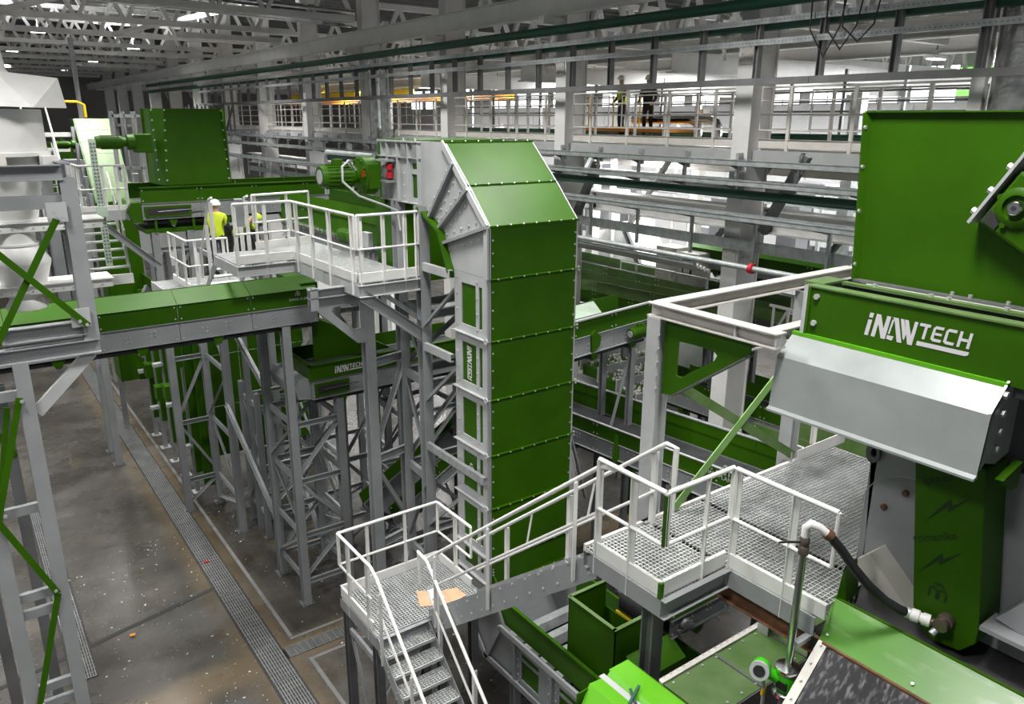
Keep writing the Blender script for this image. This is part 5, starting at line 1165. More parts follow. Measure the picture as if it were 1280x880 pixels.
# discharge conveyor under the elevator head, running away
t, T = conveyor('discharge_conveyor', 'bright green skirted conveyor behind the service platform', (7.0, 19.6, 7.62), (0, -1, 0), 6.0, 1.3, zg=.32, zgreen=.52, lip=.3, lip_out=.02, panel=1.5, mats=('grey', 'green', 'green'))
b = MB()
for k in range(26): b.cyl((6.93, 19.4 - k * .22, 7.98), (7.0, 19.4 - k * .22, 7.98), .07, n=8)
b.build('roller_ends', 'chrome', t, stuff=True)
gearmotor('conveyor_gearmotor', 'small green gearmotor behind the platform railing', (6.55, 14.9, 8.22), (0, -1, 0), r=.14, ln=.75, up_box=False)
b = MB(); b.box(6.52, 6.62, 13.6, 13.9, 8.1, 8.4); tag(b.build('switch_box', 'grey_lite', bevel=.01), 'grey switch box on the conveyor behind the platform railing', 'switch box')
b = MB(); b.box(4.75, 4.9, 15.85, 16.0, 8.4, 8.95); tag(b.build('control_box', 'grey', bevel=.01), 'grey control box on the platform railing', 'control box')
# upper conveyor with feed hopper
t, T = conveyor('upper_conveyor', 'upper grey and green conveyor carrying the tall green hopper', (3.95, 20.8, 8.08), (1, 0, 0), 5.6, 1.6, zg=.40, zgreen=.36, lip=0, panel=1.4)
b = MB(); b.box(3.95, 9.5, 20.74, 20.84, 8.84, 8.87); b.box(3.95, 9.5, 22.36, 22.42, 8.84, 8.87); b.build('rim_flange', 'green', t)
b = MB(); b.prism([(3.95, 20.8, 8.0), (3.72, 20.8, 8.05), (3.62, 20.8, 8.32), (3.75, 20.8, 8.5), (3.95, 20.8, 8.5)], (0, 1.6, 0)); b.build('tail_guard', 'green', t)
b = MB(); b.box(4.0, 5.1, 20.74, 20.8, 8.14, 8.40); b.build('take_up_frame', 'green', t)
b = MB(); b.box(4.06, 5.04, 20.73, 20.742, 8.19, 8.35); b.build('take_up_slot', 'dark', t)
b = MB(); b.cyl((4.3, 20.72, 8.27), (5.4, 20.72, 8.3), .015, n=8); b.build('take_up_screw', 'chrome', t)
for x in (4.2, 5.1):
    b = MB(); b.box(x, x + .06, 20.78, 20.82, 7.78, 8.08); b.build('hanger_strap', 'green', t)
b = MB(); b.box(4.0, 5.9, 20.9, 22.3, 7.72, 7.84); b.build('return_cover', 'green', t)
b = MB(); b.box(5.9, 9.4, 20.8, 20.86, 7.8, 8.02); b.build('side_beam', 'grey_lite', t)
t = thing('tall_feed_hopper', 'tall plain green hopper on the upper conveyor', 'hopper', (5.4, 21.6, 8.87))
b = MB(); b.prism([(4.62, 21.0, 8.88), (6.22, 21.0, 8.88), (6.22, 21.15, 10.72), (4.82, 21.15, 10.72)], (0, .015, 0)); b.build('front_wall', 'green', t)
b = MB(); b.prism([(4.62, 21.0, 8.88), (4.82, 21.15, 10.72), (4.56, 21.55, 10.72), (4.50, 21.55, 8.88)], (-.012, 0, 0)); b.build('side_flange', 'green', t)
b = MB(); b.prism([(4.50, 21.55, 8.88), (4.56, 21.55, 10.72), (4.56, 22.3, 10.72), (4.5, 22.3, 8.88)], (.012, 0, 0)); b.build('side_wall', 'green', t)
b = MB(); b.box(6.2, 6.23, 21.0, 22.3, 8.88, 10.72); b.build('side_wall', 'green', t)
b = MB(); b.box(4.5, 6.23, 22.28, 22.3, 8.88, 10.72); b.build('rear_wall', 'green', t)
bo = MB()
for j in range(8):
    z = 9.0 + j * .24; bo.bolt((4.66 + j * .022, 21.0 + j * .02, z), (0, -1, 0), .025, .02); bo.bolt((6.18, 21.0 + j * .02, z), (0, -1, 0), .025, .02); bo.bolt((4.55, 21.3, z), (-1, -.3, 0), .025, .02)
bo.build('bolt_heads', 'bolt', t, stuff=True)
t = gearmotor('hopper_drive_motor', 'long green gearmotor sticking out left of the tall hopper', (3.2, 21.05, 9.93), (1, 0, 0), r=.15, ln=.85, up_box=False)
b = MB(); b.box(4.02, 4.42, 20.95, 21.35, 9.68, 10.12); b.build('gear_case', 'green', t, bevel=.03)
# hopper rear steelwork
t = thing('hopper_rear_frame', 'grey punched frame plates standing behind the tall hopper', 'frame', (4.3, 22.4, 8.9))
for k in range(3):
    b = MB(); b.box(3.85 + k * .26, 3.88 + k * .26, 22.4, 22.9, 8.9, 10.65); b.build('frame_plate', 'grey_lite', t)
for z in (9.2, 9.9, 10.5):
    b = MB(); b.box(3.85, 4.5, 22.4, 22.46, z, z + .08); b.build('frame_bar', 'grey_lite', t)
trestle('conveyor_trestle', 'tall grey trestle of the upper conveyor beside the floor drain', 4.2, 5.05, 18.95, 20.95, 0, {(0, 1): 7.75, (1, 1): 7.75, (1, 0): 6.5}, [.9, 2.6, 4.4, 6.0, 7.3], size=.18, legs=((0, 1), (1, 1), (1, 0)))
trestle('conveyor_trestle', 'grey trestle under the right part of the upper conveyor', 6.9, 8.2, 20.95, 22.2, 0, 7.75, [.9, 2.8, 4.8, 6.8], size=.16)
trestle('conveyor_trestle', 'narrow grey trestle left of the floor drain behind the cross conveyor', 3.2, 3.62, 25.35, 26.6, 0, 7.2, [3.0, 6.5], size=.2, legs=((0, 0), (0, 1)), diag=False)
trestle('conveyor_trestle', 'shaded grey trestle under the discharge conveyor, nearer one', 7.05, 8.25, 16.6, 18.2, 0, 7.6, [.8, 2.4, 4.2, 6.2], size=.15)
trestle('conveyor_trestle', 'shaded grey trestle under the transfer conveyor, right end', 7.8, 9.3, 14.95, 16.3, 0, 4.75, [.8, 2.2, 3.9], size=.15)
trestle('conveyor_trestle', 'low grey trestle in the dark behind the conveyor trestles', 5.5, 6.9, 18.2, 19.4, 0, 4.0, [.6, 2.0, 3.6], size=.13)
trestle('conveyor_trestle', 'grey trestle deep in shade right of the transfer conveyor', 9.6, 11.0, 13.2, 14.6, 0, 5.8, [.8, 2.6, 4.6], size=.14)
t, T = conveyor('low_conveyor', 'low inclined grey conveyor in the shade behind the elevator frame', (6.9, 13.7, 1.9), (1, 0.25, .35), 4.5, 1.0, zg=.3, zgreen=.3, lip=0, panel=1.5)
# diagonal braces tying the trestles
for i, (p, q, lab) in enumerate((((5.0, 18.95, 6.4), (5.25, 16.45, 4.6), 'long grey channel brace sloping between two trestles, upper'), ((5.0, 18.95, 3.6), (5.25, 16.45, 1.3), 'long grey channel brace sloping between two trestles, middle'), ((6.3, 18.2, 2.2), (6.3, 16.45, .5), 'grey channel brace sloping between two trestles, lowest'))):
    b = MB(); b.beam(p, q, C_(.07, .16)); tag(b.build('channel_brace', 'grey'), lab, 'brace')
# green machine housing in the shade by the drain
t = thing('screening_machine', 'dark green panelled screening machine beside the floor drain', 'machine', (5.8, 23.5, 0))
for k in range(3):
    for j in range(3):
        b = MB(); b.box(5.15 + k * .95, 6.08 + k * .95, 21.4, 21.43, 1.2 + j * 1.5, 2.68 + j * 1.5); b.build('front_panel', 'green', t)
for j in range(5):
    b = MB(); b.box(4.95, 4.98, 21.5 + j * 1.3, 22.75 + j * 1.3, 1.0, 5.6); b.build('side_panel', 'green', t)
    b = MB(); b.box(4.62, 4.95, 21.5 + j * 1.3, 21.58 + j * 1.3, .8 + .3 * (j % 2), 5.2); b.build('rib', 'green', t)
    b = MB(); b.box(4.4, 4.95, 21.9 + j * 1.3, 22.1 + j * 1.3, 1.4 + .9 * (j % 3), 1.5 + .9 * (j % 3)); b.build('rib_shelf', 'grey_lite', t)
    b = MB(); hpost(b, 4.7, 22.0 + j * 1.3, 0, 3.8, .12, .12); b.build('leg', 'grey', t)
    b = MB(); b.box(4.45, 4.85, 22.2 + j * 1.3, 22.6 + j * 1.3, 2.0 + .4 * (j % 2), 2.45 + .4 * (j % 2)); b.build('drive_box', 'green', t)
    b = MB(); b.box(4.55, 4.85, 21.85 + j * 1.3, 22.15 + j * 1.3, 0, .02); b.build('base_plate', 'grey_lite', t)
b = MB(); b.prism([(4.75, 21.3, .4), (5.1, 21.3, .4), (5.1, 21.3, 6.0), (4.9, 21.3, 6.0)], (0, .08, 0)); b.build('corner_post', 'green', t)
# far elevator
t = thing('slat_elevator', 'far glossy green slat elevator left of the tall hopper', 'elevator', (4.3, 28, 0))
for k in range(7):
    za, zb = 10.45 - k * .36, 10.45 - (k + 1) * .36 + .012; ya, yb = 29.6 - k * .30, 29.6 - (k + 1) * .30 + .01
    b = MB(); b.prism([(3.95, ya, za), (5.05, ya, za), (5.05, yb, zb), (3.95, yb, zb)], (0, .02, .01)); b.build('cover_panel', 'green_sheen', t)
b = MB(); b.box(3.95, 5.05, 27.5, 27.6, 2.0, 7.92); b.build('front_shell', 'green', t)
b = MB(); b.prism([(3.94, 29.6, 10.45), (3.94, 27.5, 7.92), (3.94, 27.5, 2.0), (3.94, 28.6, 2.0), (3.94, 28.6, 7.9), (3.94, 30.6, 10.45)], (-.03, 0, 0)); b.build('side_shell', 'green', t)
for k in range(5):
    b = MB(); b.box(3.8, 3.92, 29.4 - k * .42, 29.6 - k * .42, 9.4 - k * .5, 10.2 - k * .5); b.build('side_rib', 'grey_lite', t)
for x in (4.0, 5.0):
    b = MB(); hpost(b, x, 28.4, 0, 2.0, .16, .16); b.build('leg', 'grey', t)
gearmotor('elevator_drive_motor', 'small green motor on the far elevator head', (3.25, 29.2, 9.65), (1, 0, 0), r=.12, ln=.6, up_box=True)
# far platform with stairs
t = thing('far_platform', 'small white railed platform left of the upper conveyor', 'platform', (3.4, 21.6, 8.3))
grate(2.7, 3.7, 21.0, 22.2, 8.3, t, pitch=.08, cross=.08); b = MB(); b.box(2.7, 3.7, 20.97, 21.0, 8.1, 8.34); b.build('edge_channel', 'grey_lite', t)
b = MB(); b.beam((3.0, 21.0, 8.1), (4.2, 20.9, 6.9), C_(.08, .16)); b.build('knee_brace', 'grey', t)
railing('platform_railing', 'white railing of the far platform by the upper conveyor', [(2.72, 22.1, 8.3), (2.72, 21.0, 8.3), (3.72, 21.0, 8.3)], posts=[[.3, .9], [.5, .8, .98]], rad=.026, post_w=.08)
for i, (x0, x1, y0, z0, n_, mt, lab) in enumerate(((2.75, 3.7, 22.0, 6.75, 7, 'grating', 'grey stair flight seen below the far platform'), (2.05, 2.6, 22.4, 8.0, 9, 'steel_dark', 'narrow dark stair flight beside the white cyclone'))):
    t = thing('access_stairs', lab, 'stairs', (x0, y0, z0))
    for k in range(n_):
        b = MB(); b.box(x0, x1, y0 + k * .2, y0 + k * .2 + .24, z0 + k * .2, z0 + k * .2 + .04); b.build('tread', mt, t)
    for x in (x0, x1):
        b = MB(); b.prism([(x, y0 - .05, z0 - .2), (x, y0 - .05, z0 + .05), (x, y0 + n_ * .2, z0 + n_ * .2 + .05), (x, y0 + n_ * .2, z0 + n_ * .2 - .2)], (.02, 0, 0)); b.build('stringer', 'grey_lite', t)
        b = MB(); b.tube([(x, y0, z0 + .95), (x, y0 + n_ * .2, z0 + n_ * .2 + .95)], .024, 8); b.build('hand_rail', 'white', t, smooth=True)
        for f in (.1, .6):
            b = MB(); b.box(x - .03, x + .03, y0 + f * n_ * .2, y0 + f * n_ * .2 + .05, z0 + f * n_ * .2 - .1, z0 + f * n_ * .2 + .95); b.build('post', 'white', t)
b = MB(); b.box(2.7, 3.75, 21.9, 22.0, 6.35, 6.6); tag(b.build('white_beam', 'white'), 'white beam at the foot of the far stairs', 'beam')
t = thing('perforated_post', 'pale perforated cable post standing behind the cyclone tower', 'post', (2.55, 17.4, 6.8))
b = MB(); b.box(2.50, 2.62, 17.35, 17.40, 7.6, 10.1); b.build('post_channel', 'mint', t)
b = MB()
for k in range(34):
    for dx in (.02, .075): b.box(2.50 + dx, 2.53 + dx, 17.345, 17.352, 7.68 + k * .07, 7.715 + k * .07)
b.build('slots', 'grey_dark', t, stuff=True)
b = MB(); b.box(2.46, 2.66, 17.3, 17.36, 8.6, 8.8); b.build('junction_box', 'mint', t)
# knee braces seen below the far platform
for i, (p, q) in enumerate((((3.9, 20.9, 6.4), (3.0, 20.0, 5.2)), ((4.1, 20.9, 6.3), (3.3, 19.8, 5.0)))):
    b = MB(); b.beam(p, q, C_(.08, .18)); tag(b.build('knee_brace', 'grey_dark'), ['left dark knee brace above the cross conveyor', 'right dark knee brace above the cross conveyor'][i], 'brace')

# ================================================================== CYCLONE TOWER AT THE LEFT EDGE
t = thing('cyclone_tower_frame', 'grey steel tower frame with green cross braces at the left edge', 'steel frame', (.6, 12, 0))
b = MB(); hpost(b, 1.41, 12.05, 7.5, 9.72, .2, .2, 'x'); b.build('upper_column', 'grey', t)
b = MB(); hpost(b, 1.62, 16.7, 7.0, 9.72, .18, .18, 'x'); b.build('rear_column', 'grey', t)
for x in (.5, -.12):
    b = MB(); hpost(b, x, 12.0, 0, 7.32, .19, .19, 'x'); b.build('lower_column', 'grey', t)
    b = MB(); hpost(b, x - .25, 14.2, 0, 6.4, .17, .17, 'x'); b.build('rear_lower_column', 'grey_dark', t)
for z, xa, xb, hh in ((9.80, -2.2, 1.36, .2), (9.42, -2.2, 1.34, .18), (7.68, .35, 1.36, .2), (7.40, -2.2, 1.5, .2)):
    b = MB(); b.beam((xa, 12.0, z), (xb, 12.0, z), C_(.09, hh, o=-1) if hh < .19 else I_(.14, hh)); b.build('beam', 'grey', t)
b = MB(); b.beam((1.41, 12.0, 9.82), (1.41, 16.7, 9.82), I_(.14, .2)); b.build('beam', 'grey', t)
b = MB(); b.beam((1.38, 12.0, 7.3), (.6, 12.0, 6.55), C_(.09, .16)); b.build('knee_brace', 'grey_lite', t)
for z in (6.85, 5.15, 3.78, 3.5, 2.2, 1.9):
    b = MB(); b.beam((-.12, 12.0, z), (.5, 12.0, z), C_(.08, .14, o=-1)); b.build('rung_beam', 'grey', t)
for p, q in (((1.2, 11.9, 9.2), (.25, 11.9, 7.55)), ((.2, 11.86, 9.15), (1.38, 11.86, 7.72)), ((.42, 11.88, 6.85), (-.1, 11.88, 5.1)), ((-.1, 11.86, 5.15), (.44, 11.86, 3.8)), ((.44, 11.88, 3.78), (-.06, 11.88, 2.0)), ((-.3, 14.1, 6.6), (.3, 14.1, 5.2)), ((-.1, 13.6, 4.3), (.3, 13.6, 6.2))):
    b = MB(); b.beam(p, q, R_(.085, .012), (0, 1, 0)); b.build('flat_brace', 'green', t)
for x, z in ((1.22, 9.3), (1.3, 7.85), (.0, 7.7)):
    b = MB(); b.box(x - .12, x + .12, 11.9, 11.915, z - .14, z + .12); b.build('gusset_plate', 'grey_lite', t)
bo = MB()
for x, z in ((1.18, 9.28), (1.27, 9.22), (1.28, 7.8), (1.36, 7.74), (.02, 7.7), (-.05, 7.7), (.44, 6.8), (.0, 5.2), (.42, 3.85), (.0, 2.05)): bo.bolt((x, 11.86, z), (0, -1, 0), .025, .02)
bo.build('bolt_heads', 'bolt', t, stuff=True)
# cyclone
t = thing('white_cyclone', 'tall white cyclone separator with flanges at the left edge', 'cyclone', (.82, 13.2, 7.9))
cx_, cy_ = .80, 13.2
b = MB(); b.lathe((cx_ - .02, cy_, 0), [(.20, 7.78), (.27, 7.80), (.27, 7.84), (.20, 7.95), (.26, 8.05)], 32); b.build('outlet_collar', 'white', t, smooth=True)
b = MB(); b.lathe((cx_, cy_, 0), [(.26, 8.14), (.30, 8.16), (.30, 8.2), (.38, 8.46), (.385, 8.5), (.25, 8.72), (.27, 8.73), (.27, 8.76), (.24, 8.76), (.24, 8.94)], 36); b.build('rotary_cone', 'white', t, smooth=True)
b = MB(); b.lathe((cx_ + .02, cy_, 0), [(.27, 9.05), (.31, 9.06), (.31, 9.1), (.29, 9.1), (.50, 9.98)], 36); b.build('lower_cone', 'white', t, smooth=True)
b = MB(); b.lathe((cx_, cy_, 0), [(.55, 9.98), (.60, 9.98), (.60, 10.03), (.56, 10.03), (.56, 10.6)], 36); b.build('body_shell', 'white', t, smooth=True)
b = MB(); b.add([(cx_ - .9, cy_ - .6, 10.66), (cx_ + .4, cy_ - .75, 10.62), (cx_ + .85, cy_ - .3, 10.62), (cx_ + .85, cy_ + .6, 10.66), (cx_ - .9, cy_ + .6, 10.66), (cx_ - .9, cy_ - .55, 11.0), (cx_ + .05, cy_ - .5, 11.08), (cx_ + .80, cy_ - .25, 11.02), (cx_ + .8, cy_ + .5, 11.05), (cx_ - .9, cy_ + .5, 11.0)],
    [(4, 3, 2, 1, 0), (0, 1, 6, 5), (1, 2, 7, 6), (2, 3, 8, 7), (3, 4, 9, 8), (4, 0, 5, 9), (5, 6, 7, 8, 9)]); b.build('inlet_hood', 'white', t)
b = MB(); b.lathe((cx_ - .12, cy_, 0), [(.42, 11.0), (.34, 11.12), (.30, 11.5), (.28, 11.52)], 32); b.build('top_stack', 'white', t, smooth=True)
for z, xb in ((8.08, 1.92), (8.98, 1.9)):
    b = MB(); b.box(.25, xb, 12.95, 13.5, z - .05, z + .07); b.box(.23, xb + .02, 12.92, 13.53, z + .07, z + .085); pf = b.build('slide_gate', 'white', t)
    bo = MB()
    for k in range(12): bo.bolt((.35 + k * .13, 12.95, z), (0, -1, 0), .012)
    bo.build('gate_bolts', 'grey_lite', pf, stuff=True)
b = MB(); b.box(cx_ + .42, cx_ + .62, 12.62, 13.0, 9.84, 9.98); b.prism([(cx_ + .4, 12.7, 10.0), (cx_ + .75, 12.75, 9.84), (cx_ + .75, 12.95, 9.84), (cx_ + .4, 13.0, 10.0)], (0, 0, -.16)); b.build('side_bracket', 'white', t)
b = MB(); b.box(cx_ - .2, cx_ + .0, 12.6, 12.64, 9.8, 10.0); b.build('inspection_plate', 'cream', t)
b = MB(); b.tube([(.2 + .18 * math.cos(a), 14.6, 8.0 + .045 * i) for i, a in enumerate([0] * 16)], [(.16 if i % 2 else .20) for i in range(16)], 16); tag(b.build('ribbed_hose', 'grey_lite', smooth=True), 'ribbed grey flexible hose behind the cyclone', 'hose')
b = MB(); b.tube([(cx_ - .55, 12.3, 11.6), (1.35, 13.4, 11.75)], .03, 8); 
b = MB(); b.beam((-.2, 11.0, 10.9), (1.1, 11.4, 12.1), R_(.12, .12)); tag(b.build('corner_strut', 'grey'), 'grey strut crossing the very top left corner', 'strut')
drain('second slotted floor grating seen inside the tower frame', .55, .95, 15, 24, 'y')
b = MB(); b.box(-.95, -.78, 9.4, 9.6, 0, 5.0); b.box(-.78, -.70, 9.4, 9.6, 0, 5.0); tag(b.build('white_beam', 'white'), 'white beam at the lower left corner', 'beam')

# ================================================================== RIGHT BACKGROUND LINES
t, T = conveyor('trough_conveyor', 'long dark green trough conveyor sloping behind the walkway frame', (10.2, 15.6, 3.62), (0, -1, .055), 9.3, 1.15, zg=.34, zgreen=.30, lip=0, panel=1.55)
b = MB(T)
for k in range(6): b.box(k * 1.55 + .005, (k + 1) * 1.55 - .005, 1.13, 1.15, .645, .86)
b.build('far_skirt', 'green', t)
b = MB(T); b.box(0, 9.3, -.02, .03, .64, .66); b.build('edge_angle', 'grey_lite', t)
b = MB(T); b.box(0, 9.3, 1.12, 1.2, .86, .88); b.build('edge_angle', 'grey', t)
b = MB(T); b.box(9.3, 9.32, 0, 1.15, 0, .86); b.build('end_plate', 'green', t)
m_mark((10.185, 7.75, 4.62), (0, -1, 0), (0, 0, 1), .2, t); flat_text('INWA PLANT', (10.185, 8.15, 4.52), (0, -1, 0), (0, 0, 1), .12, t, 'logo')
for k in range(6):
    b = MB(T); b.prism([(.6 + k * 1.55, -.1, 0), (.7 + k * 1.55, -.1, 0), (.7 + k * 1.55, -.02, .55), (.6 + k * 1.55, -.02, .55)], (0, .1, 0)); b.build('rib', 'green' if k % 2 else 'grey', t)
for y in (15, 12.0, 9.2, 6.8):
    for x in (10.3, 11.25):
        b = MB(); hpost(b, x, y, 0, 3.9 + (12 - y) * .04, .14, .14); b.build('leg', 'grey', t)
t, T = conveyor('inclined_conveyor', 'grey and green conveyor end with gearmotor right of the elevator', (8.5, 11.0, 5.95), (1, 0, .06), 3.2, 1.0, zg=.38, zgreen=.34, lip=0, panel=1.1)
b = MB(T); b.box(0, 3.2, -.04, .03, .72, .75); b.build('edge_angle', 'grey_lite', t)
b = MB(T); b.prism([(.7, .1, .74), (1.9, .1, .74), (2.05, .5, .86), (.7, .5, .86)], (0, .02, .01)); b.build('cover_sheet', 'mint', t)
b = MB(T); b.prism([(1.5, -.05, 0), (1.7, -.05, .1), (1.75, -.05, .3), (1.6, -.05, .46), (1.5, -.05, .4)], (0, .05, 0)); b.build('bracket_fin', 'green', t)
for x in (9.1, 11.2):
    for y in (11.05, 11.9):
        b = MB(); hpost(b, x, y, 0, 6.0, .12, .12); b.build('leg', 'grey', t)
    b = MB(); b.beam((x, 11.05, 5.8), (x + (.9 if x < 10 else -.9), 11.05, 2.8), L_(.08)); b.build('leg_brace', 'grey', t)
gearmotor('conveyor_gearmotor', 'green gearmotor on the conveyor end right of the elevator', (10.95, 10.85, 6.32), (1, 0, .06), r=.12, ln=.65, up_box=True)
conveyor('long_belt_conveyor', 'far long green conveyor passing behind the white column, upper', (15.0, 26, 6.05), (0, -1, 0), 16, 1.2, zg=.2, zgreen=.25, lip=0, panel=2.0, mats=('grey_dark', 'green_dusty', 'green'))
conveyor('long_belt_conveyor', 'far long green conveyor passing behind the white column, middle', (14.0, 24, 5.5), (0, -1, .03), 13, .8, zg=.25, zgreen=.3, lip=0, panel=2.0, mats=('green', 'green_dusty', 'green'))
conveyor('long_belt_conveyor', 'far long green conveyor right of the white column, highest', (16.2, 14, 6.75), (0, -1, 0), 11, 1.2, zg=.2, zgreen=.3, lip=.1, panel=2.0, mats=('grey', 'green', 'green_lit'))
conveyor('long_belt_conveyor', 'far long dusty conveyor right of the white column, lower', (14.4, 11, 6.0), (0, -1, 0), 7, 1.2, zg=.25, zgreen=.25, lip=0, panel=1.8, mats=('grey_dark', 'green_dusty', 'green'))
conveyor('long_belt_conveyor', 'dusty green conveyor on the floor side right of the white column', (11.9, 8.4, 4.3), (0, -1, .02), 4.2, .9, zg=.25, zgreen=.4, lip=0, panel=1.5, mats=('grey', 'green_dusty', 'green'))
conveyor('long_belt_conveyor', 'second dusty conveyor behind the green diagonal brace', (14.2, 13, 3.6), (0, -1, .02), 8, 1.2, zg=.35, zgreen=.35, lip=0, panel=1.6, mats=('grey', 'green', 'green'))
conveyor('long_belt_conveyor', 'low green conveyor beyond the braced frame, farthest back', (17.5, 16, 2.6), (0, -1, 0), 10, 1.2, zg=.3, zgreen=.4, lip=0, panel=2.0)
for i, (x, y) in enumerate(((15.1, 12.0), (14.4, 9.0), (16.4, 8.0), (12.0, 7.9), (14.4, 7.0), (17.6, 12.0))):
    post_thing(['grey post under the far conveyors behind the white column', 'grey post under the dusty conveyor right of the column', 'grey post under the highest far conveyor', 'grey post under the conveyor behind the diagonal brace', 'grey post beside the hopper under the far conveyors', 'grey post of the farthest low conveyor'][i], x, y, 0, (6, 6, 6.7, 4.3, 6.0, 2.6)[i], .14)
# sorting machine with foamy scraps on its belts
t = thing('sorting_machine', 'green sorting screen with white scraps behind the braced column', 'machine', (13.9, 15, 2))
for k in range(4):
    b = MB(); b.box(14.0, 16.2, 13.6 + k * .75, 14.2 + k * .75, 3.2 + k * .18, 3.5 + k * .18); b.build('screen_deck', 'green', t)
    b = MB(); b.box(14.0, 16.2, 13.55 + k * .75, 13.6 + k * .75, 3.1 + k * .18, 3.56 + k * .18); b.build('deck_edge', 'grey_lite', t)
b = MB()
for k in range(260):
    x, y = random.uniform(14.05, 16.1), random.uniform(13.6, 16.6); z = 3.5 + int((y - 13.6) / .75) * .18; s_ = random.uniform(.03, .08)
    b.prism([(x - s_, y - s_, z), (x + s_, y - s_ * .4, z), (x + s_ * .5, y + s_, z)], (0, 0, random.uniform(.03, .09)))
b.build('scraps', 'paper', t, stuff=True)
b = MB(); b.box(13.95, 16.25, 13.5, 16.8, 2.7, 3.1); b.build('machine_frame', 'grey', t)
for x in (14.05, 16.1):
    for y in (13.6, 16.6):
        b = MB(); hpost(b, x, y, 0, 2.7, .14, .14); b.build('leg', 'green', t)
t = thing('white_fan_housing', 'large white fan housing behind the sorting screen', 'fan', (16.5, 16.6, 2))
b = MB(); b.lathe((16.2, 16.2, 4.2), [(1.0, 0), (1.05, .05), (1.05, 1.2), (1.0, 1.25)], 32, (.3, 1, 0)); b.build('scroll_case', 'white', t, smooth=True)
b = MB(); b.box(15.8, 17.4, 16.4, 18.4, 1.2, 4.9); b.build('square_base', 'white', t, bevel=.03)
b = MB(); b.box(16.0, 17.2, 16.6, 18.2, 0, 1.2); b.build('plinth', 'grey', t)
t = thing('white_tank', 'white rounded tank seen through the green gusset hole', 'tank', (19.6, 16.0, 0))
b = MB(); b.lathe((19.6, 16.0, 2.4), [(1.15, 0), (1.2, .08), (1.2, 2.8), (1.0, 2.95)], 36); b.build('tank_shell', 'white', t, smooth=True)
for a in range(3):
    xx, yy = 19.6 + .8 * math.cos(a * 2.1), 16.0 + .8 * math.sin(a * 2.1)
    b = MB(); b.box(xx - .08, xx + .08, yy - .08, yy + .08, 0, 2.45); b.build('leg', 'grey', t)
t = thing('slanted_white_bin', 'slanted white sheet metal bin behind the pipe bundle', 'bin', (17.3, 17.5, 5.4))
b = MB(); b.prism([(17.0, 18.9, 6.3), (17.0, 18.0, 7.4), (17.0, 17.3, 7.4), (17.0, 16.1, 5.75), (17.0, 16.5, 5.4), (17.0, 18.0, 5.5)], (1.2, 0, 0)); b.build('bin_shell', 'white', t, bevel=.02)
b = MB(); b.beam((16.9, 17.25, 7.35), (16.9, 16.1, 5.7), C_(.1, .16)); b.build('edge_chain', 'grey_dark', t)
for y in (16.8, 18.4):
    b = MB(); hpost(b, 17.4, y, 0, 5.6, .2, .2); b.build('leg', 'grey_dark', t)
t = thing('service_deck', 'raised white service deck with cabinets under the mezzanine', 'platform', (16.3, 12.5, 6))
b = MB(); b.box(15.2, 17.6, 9.2, 15.8, 5.72, 5.85); b.build('deck_plate', 'white', t)
for x in (15.4, 17.4):
    for y in (9.5, 12.5, 15.5):
        b = MB(); hpost(b, x, y, 0, 5.72, .14, .14); b.build('leg', 'grey', t)
railing('deck_railing', 'low white railing in front of the cream cabinets', [(15.2, 15.6, 5.85), (15.2, 9.4, 5.85)], h=.85, spacing=1.2, toe=0, rails=(.45,), rad=.02, drop=0)
for i, (y0, y1, z1, dx) in enumerate(((14.1, 14.85, 7.2, 0), (13.3, 13.9, 7.15, -.1))):
    t = thing('control_cabinet', ['wide cream control cabinet on the service deck', 'narrow cream control cabinet with dark framed window'][i], 'cabinet', (16, y0, 5.85))
    b = MB(); b.box(15.8 + dx, 16.4 + dx, y0, y1, 5.85, z1); b.build('cabinet_body', 'cream', t, bevel=.02)
    b = MB(); b.box(15.785 + dx, 15.80 + dx, y0 + .05, y1 - .05, 5.95, z1 - .06); d_ = b.build('door', 'cream', t)
    if i:
        b = MB(); b.box(15.77 + dx, 15.784 + dx, y0 + .14, y1 - .14, 6.55, z1 - .14); b.build('door_window', 'black', d_)
        b = MB(); b.box(15.765 + dx, 15.769 + dx, y0 + .19, y1 - .19, 6.62, z1 - .2); b.build('window_pane', 'cream', d_)
    else:
        b = MB(); b.box(15.77, 15.784, y0 + .1, y0 + .13, 6.4, 6.6); b.build('door_handle', 'grey_dark', d_)
# lattice rail pieces near the column
t = thing('lattice_guard', 'small white lattice guard behind the cream frame beam', 'guard', (13.4, 8.5, 6.4))
for k in range(7):
    y = 9.6 - k * .36
    b = MB(); b.beam((13.9, y, 6.05), (13.9, y - .36, 6.75), R_(.04, .04)); b.build('lattice_bar', 'white', t)
    b = MB(); b.beam((13.9, y, 6.05), (13.9, y, 6.75), R_(.04, .04)); b.build('lattice_bar', 'white', t)
b = MB(); b.beam((13.9, 9.7, 6.75), (13.9, 7.0, 6.75), R_(.05, .05)); b.beam((13.9, 9.7, 6.03), (13.9, 7.0, 6.03), R_(.05, .05)); b.build('lattice_rail', 'white', t)
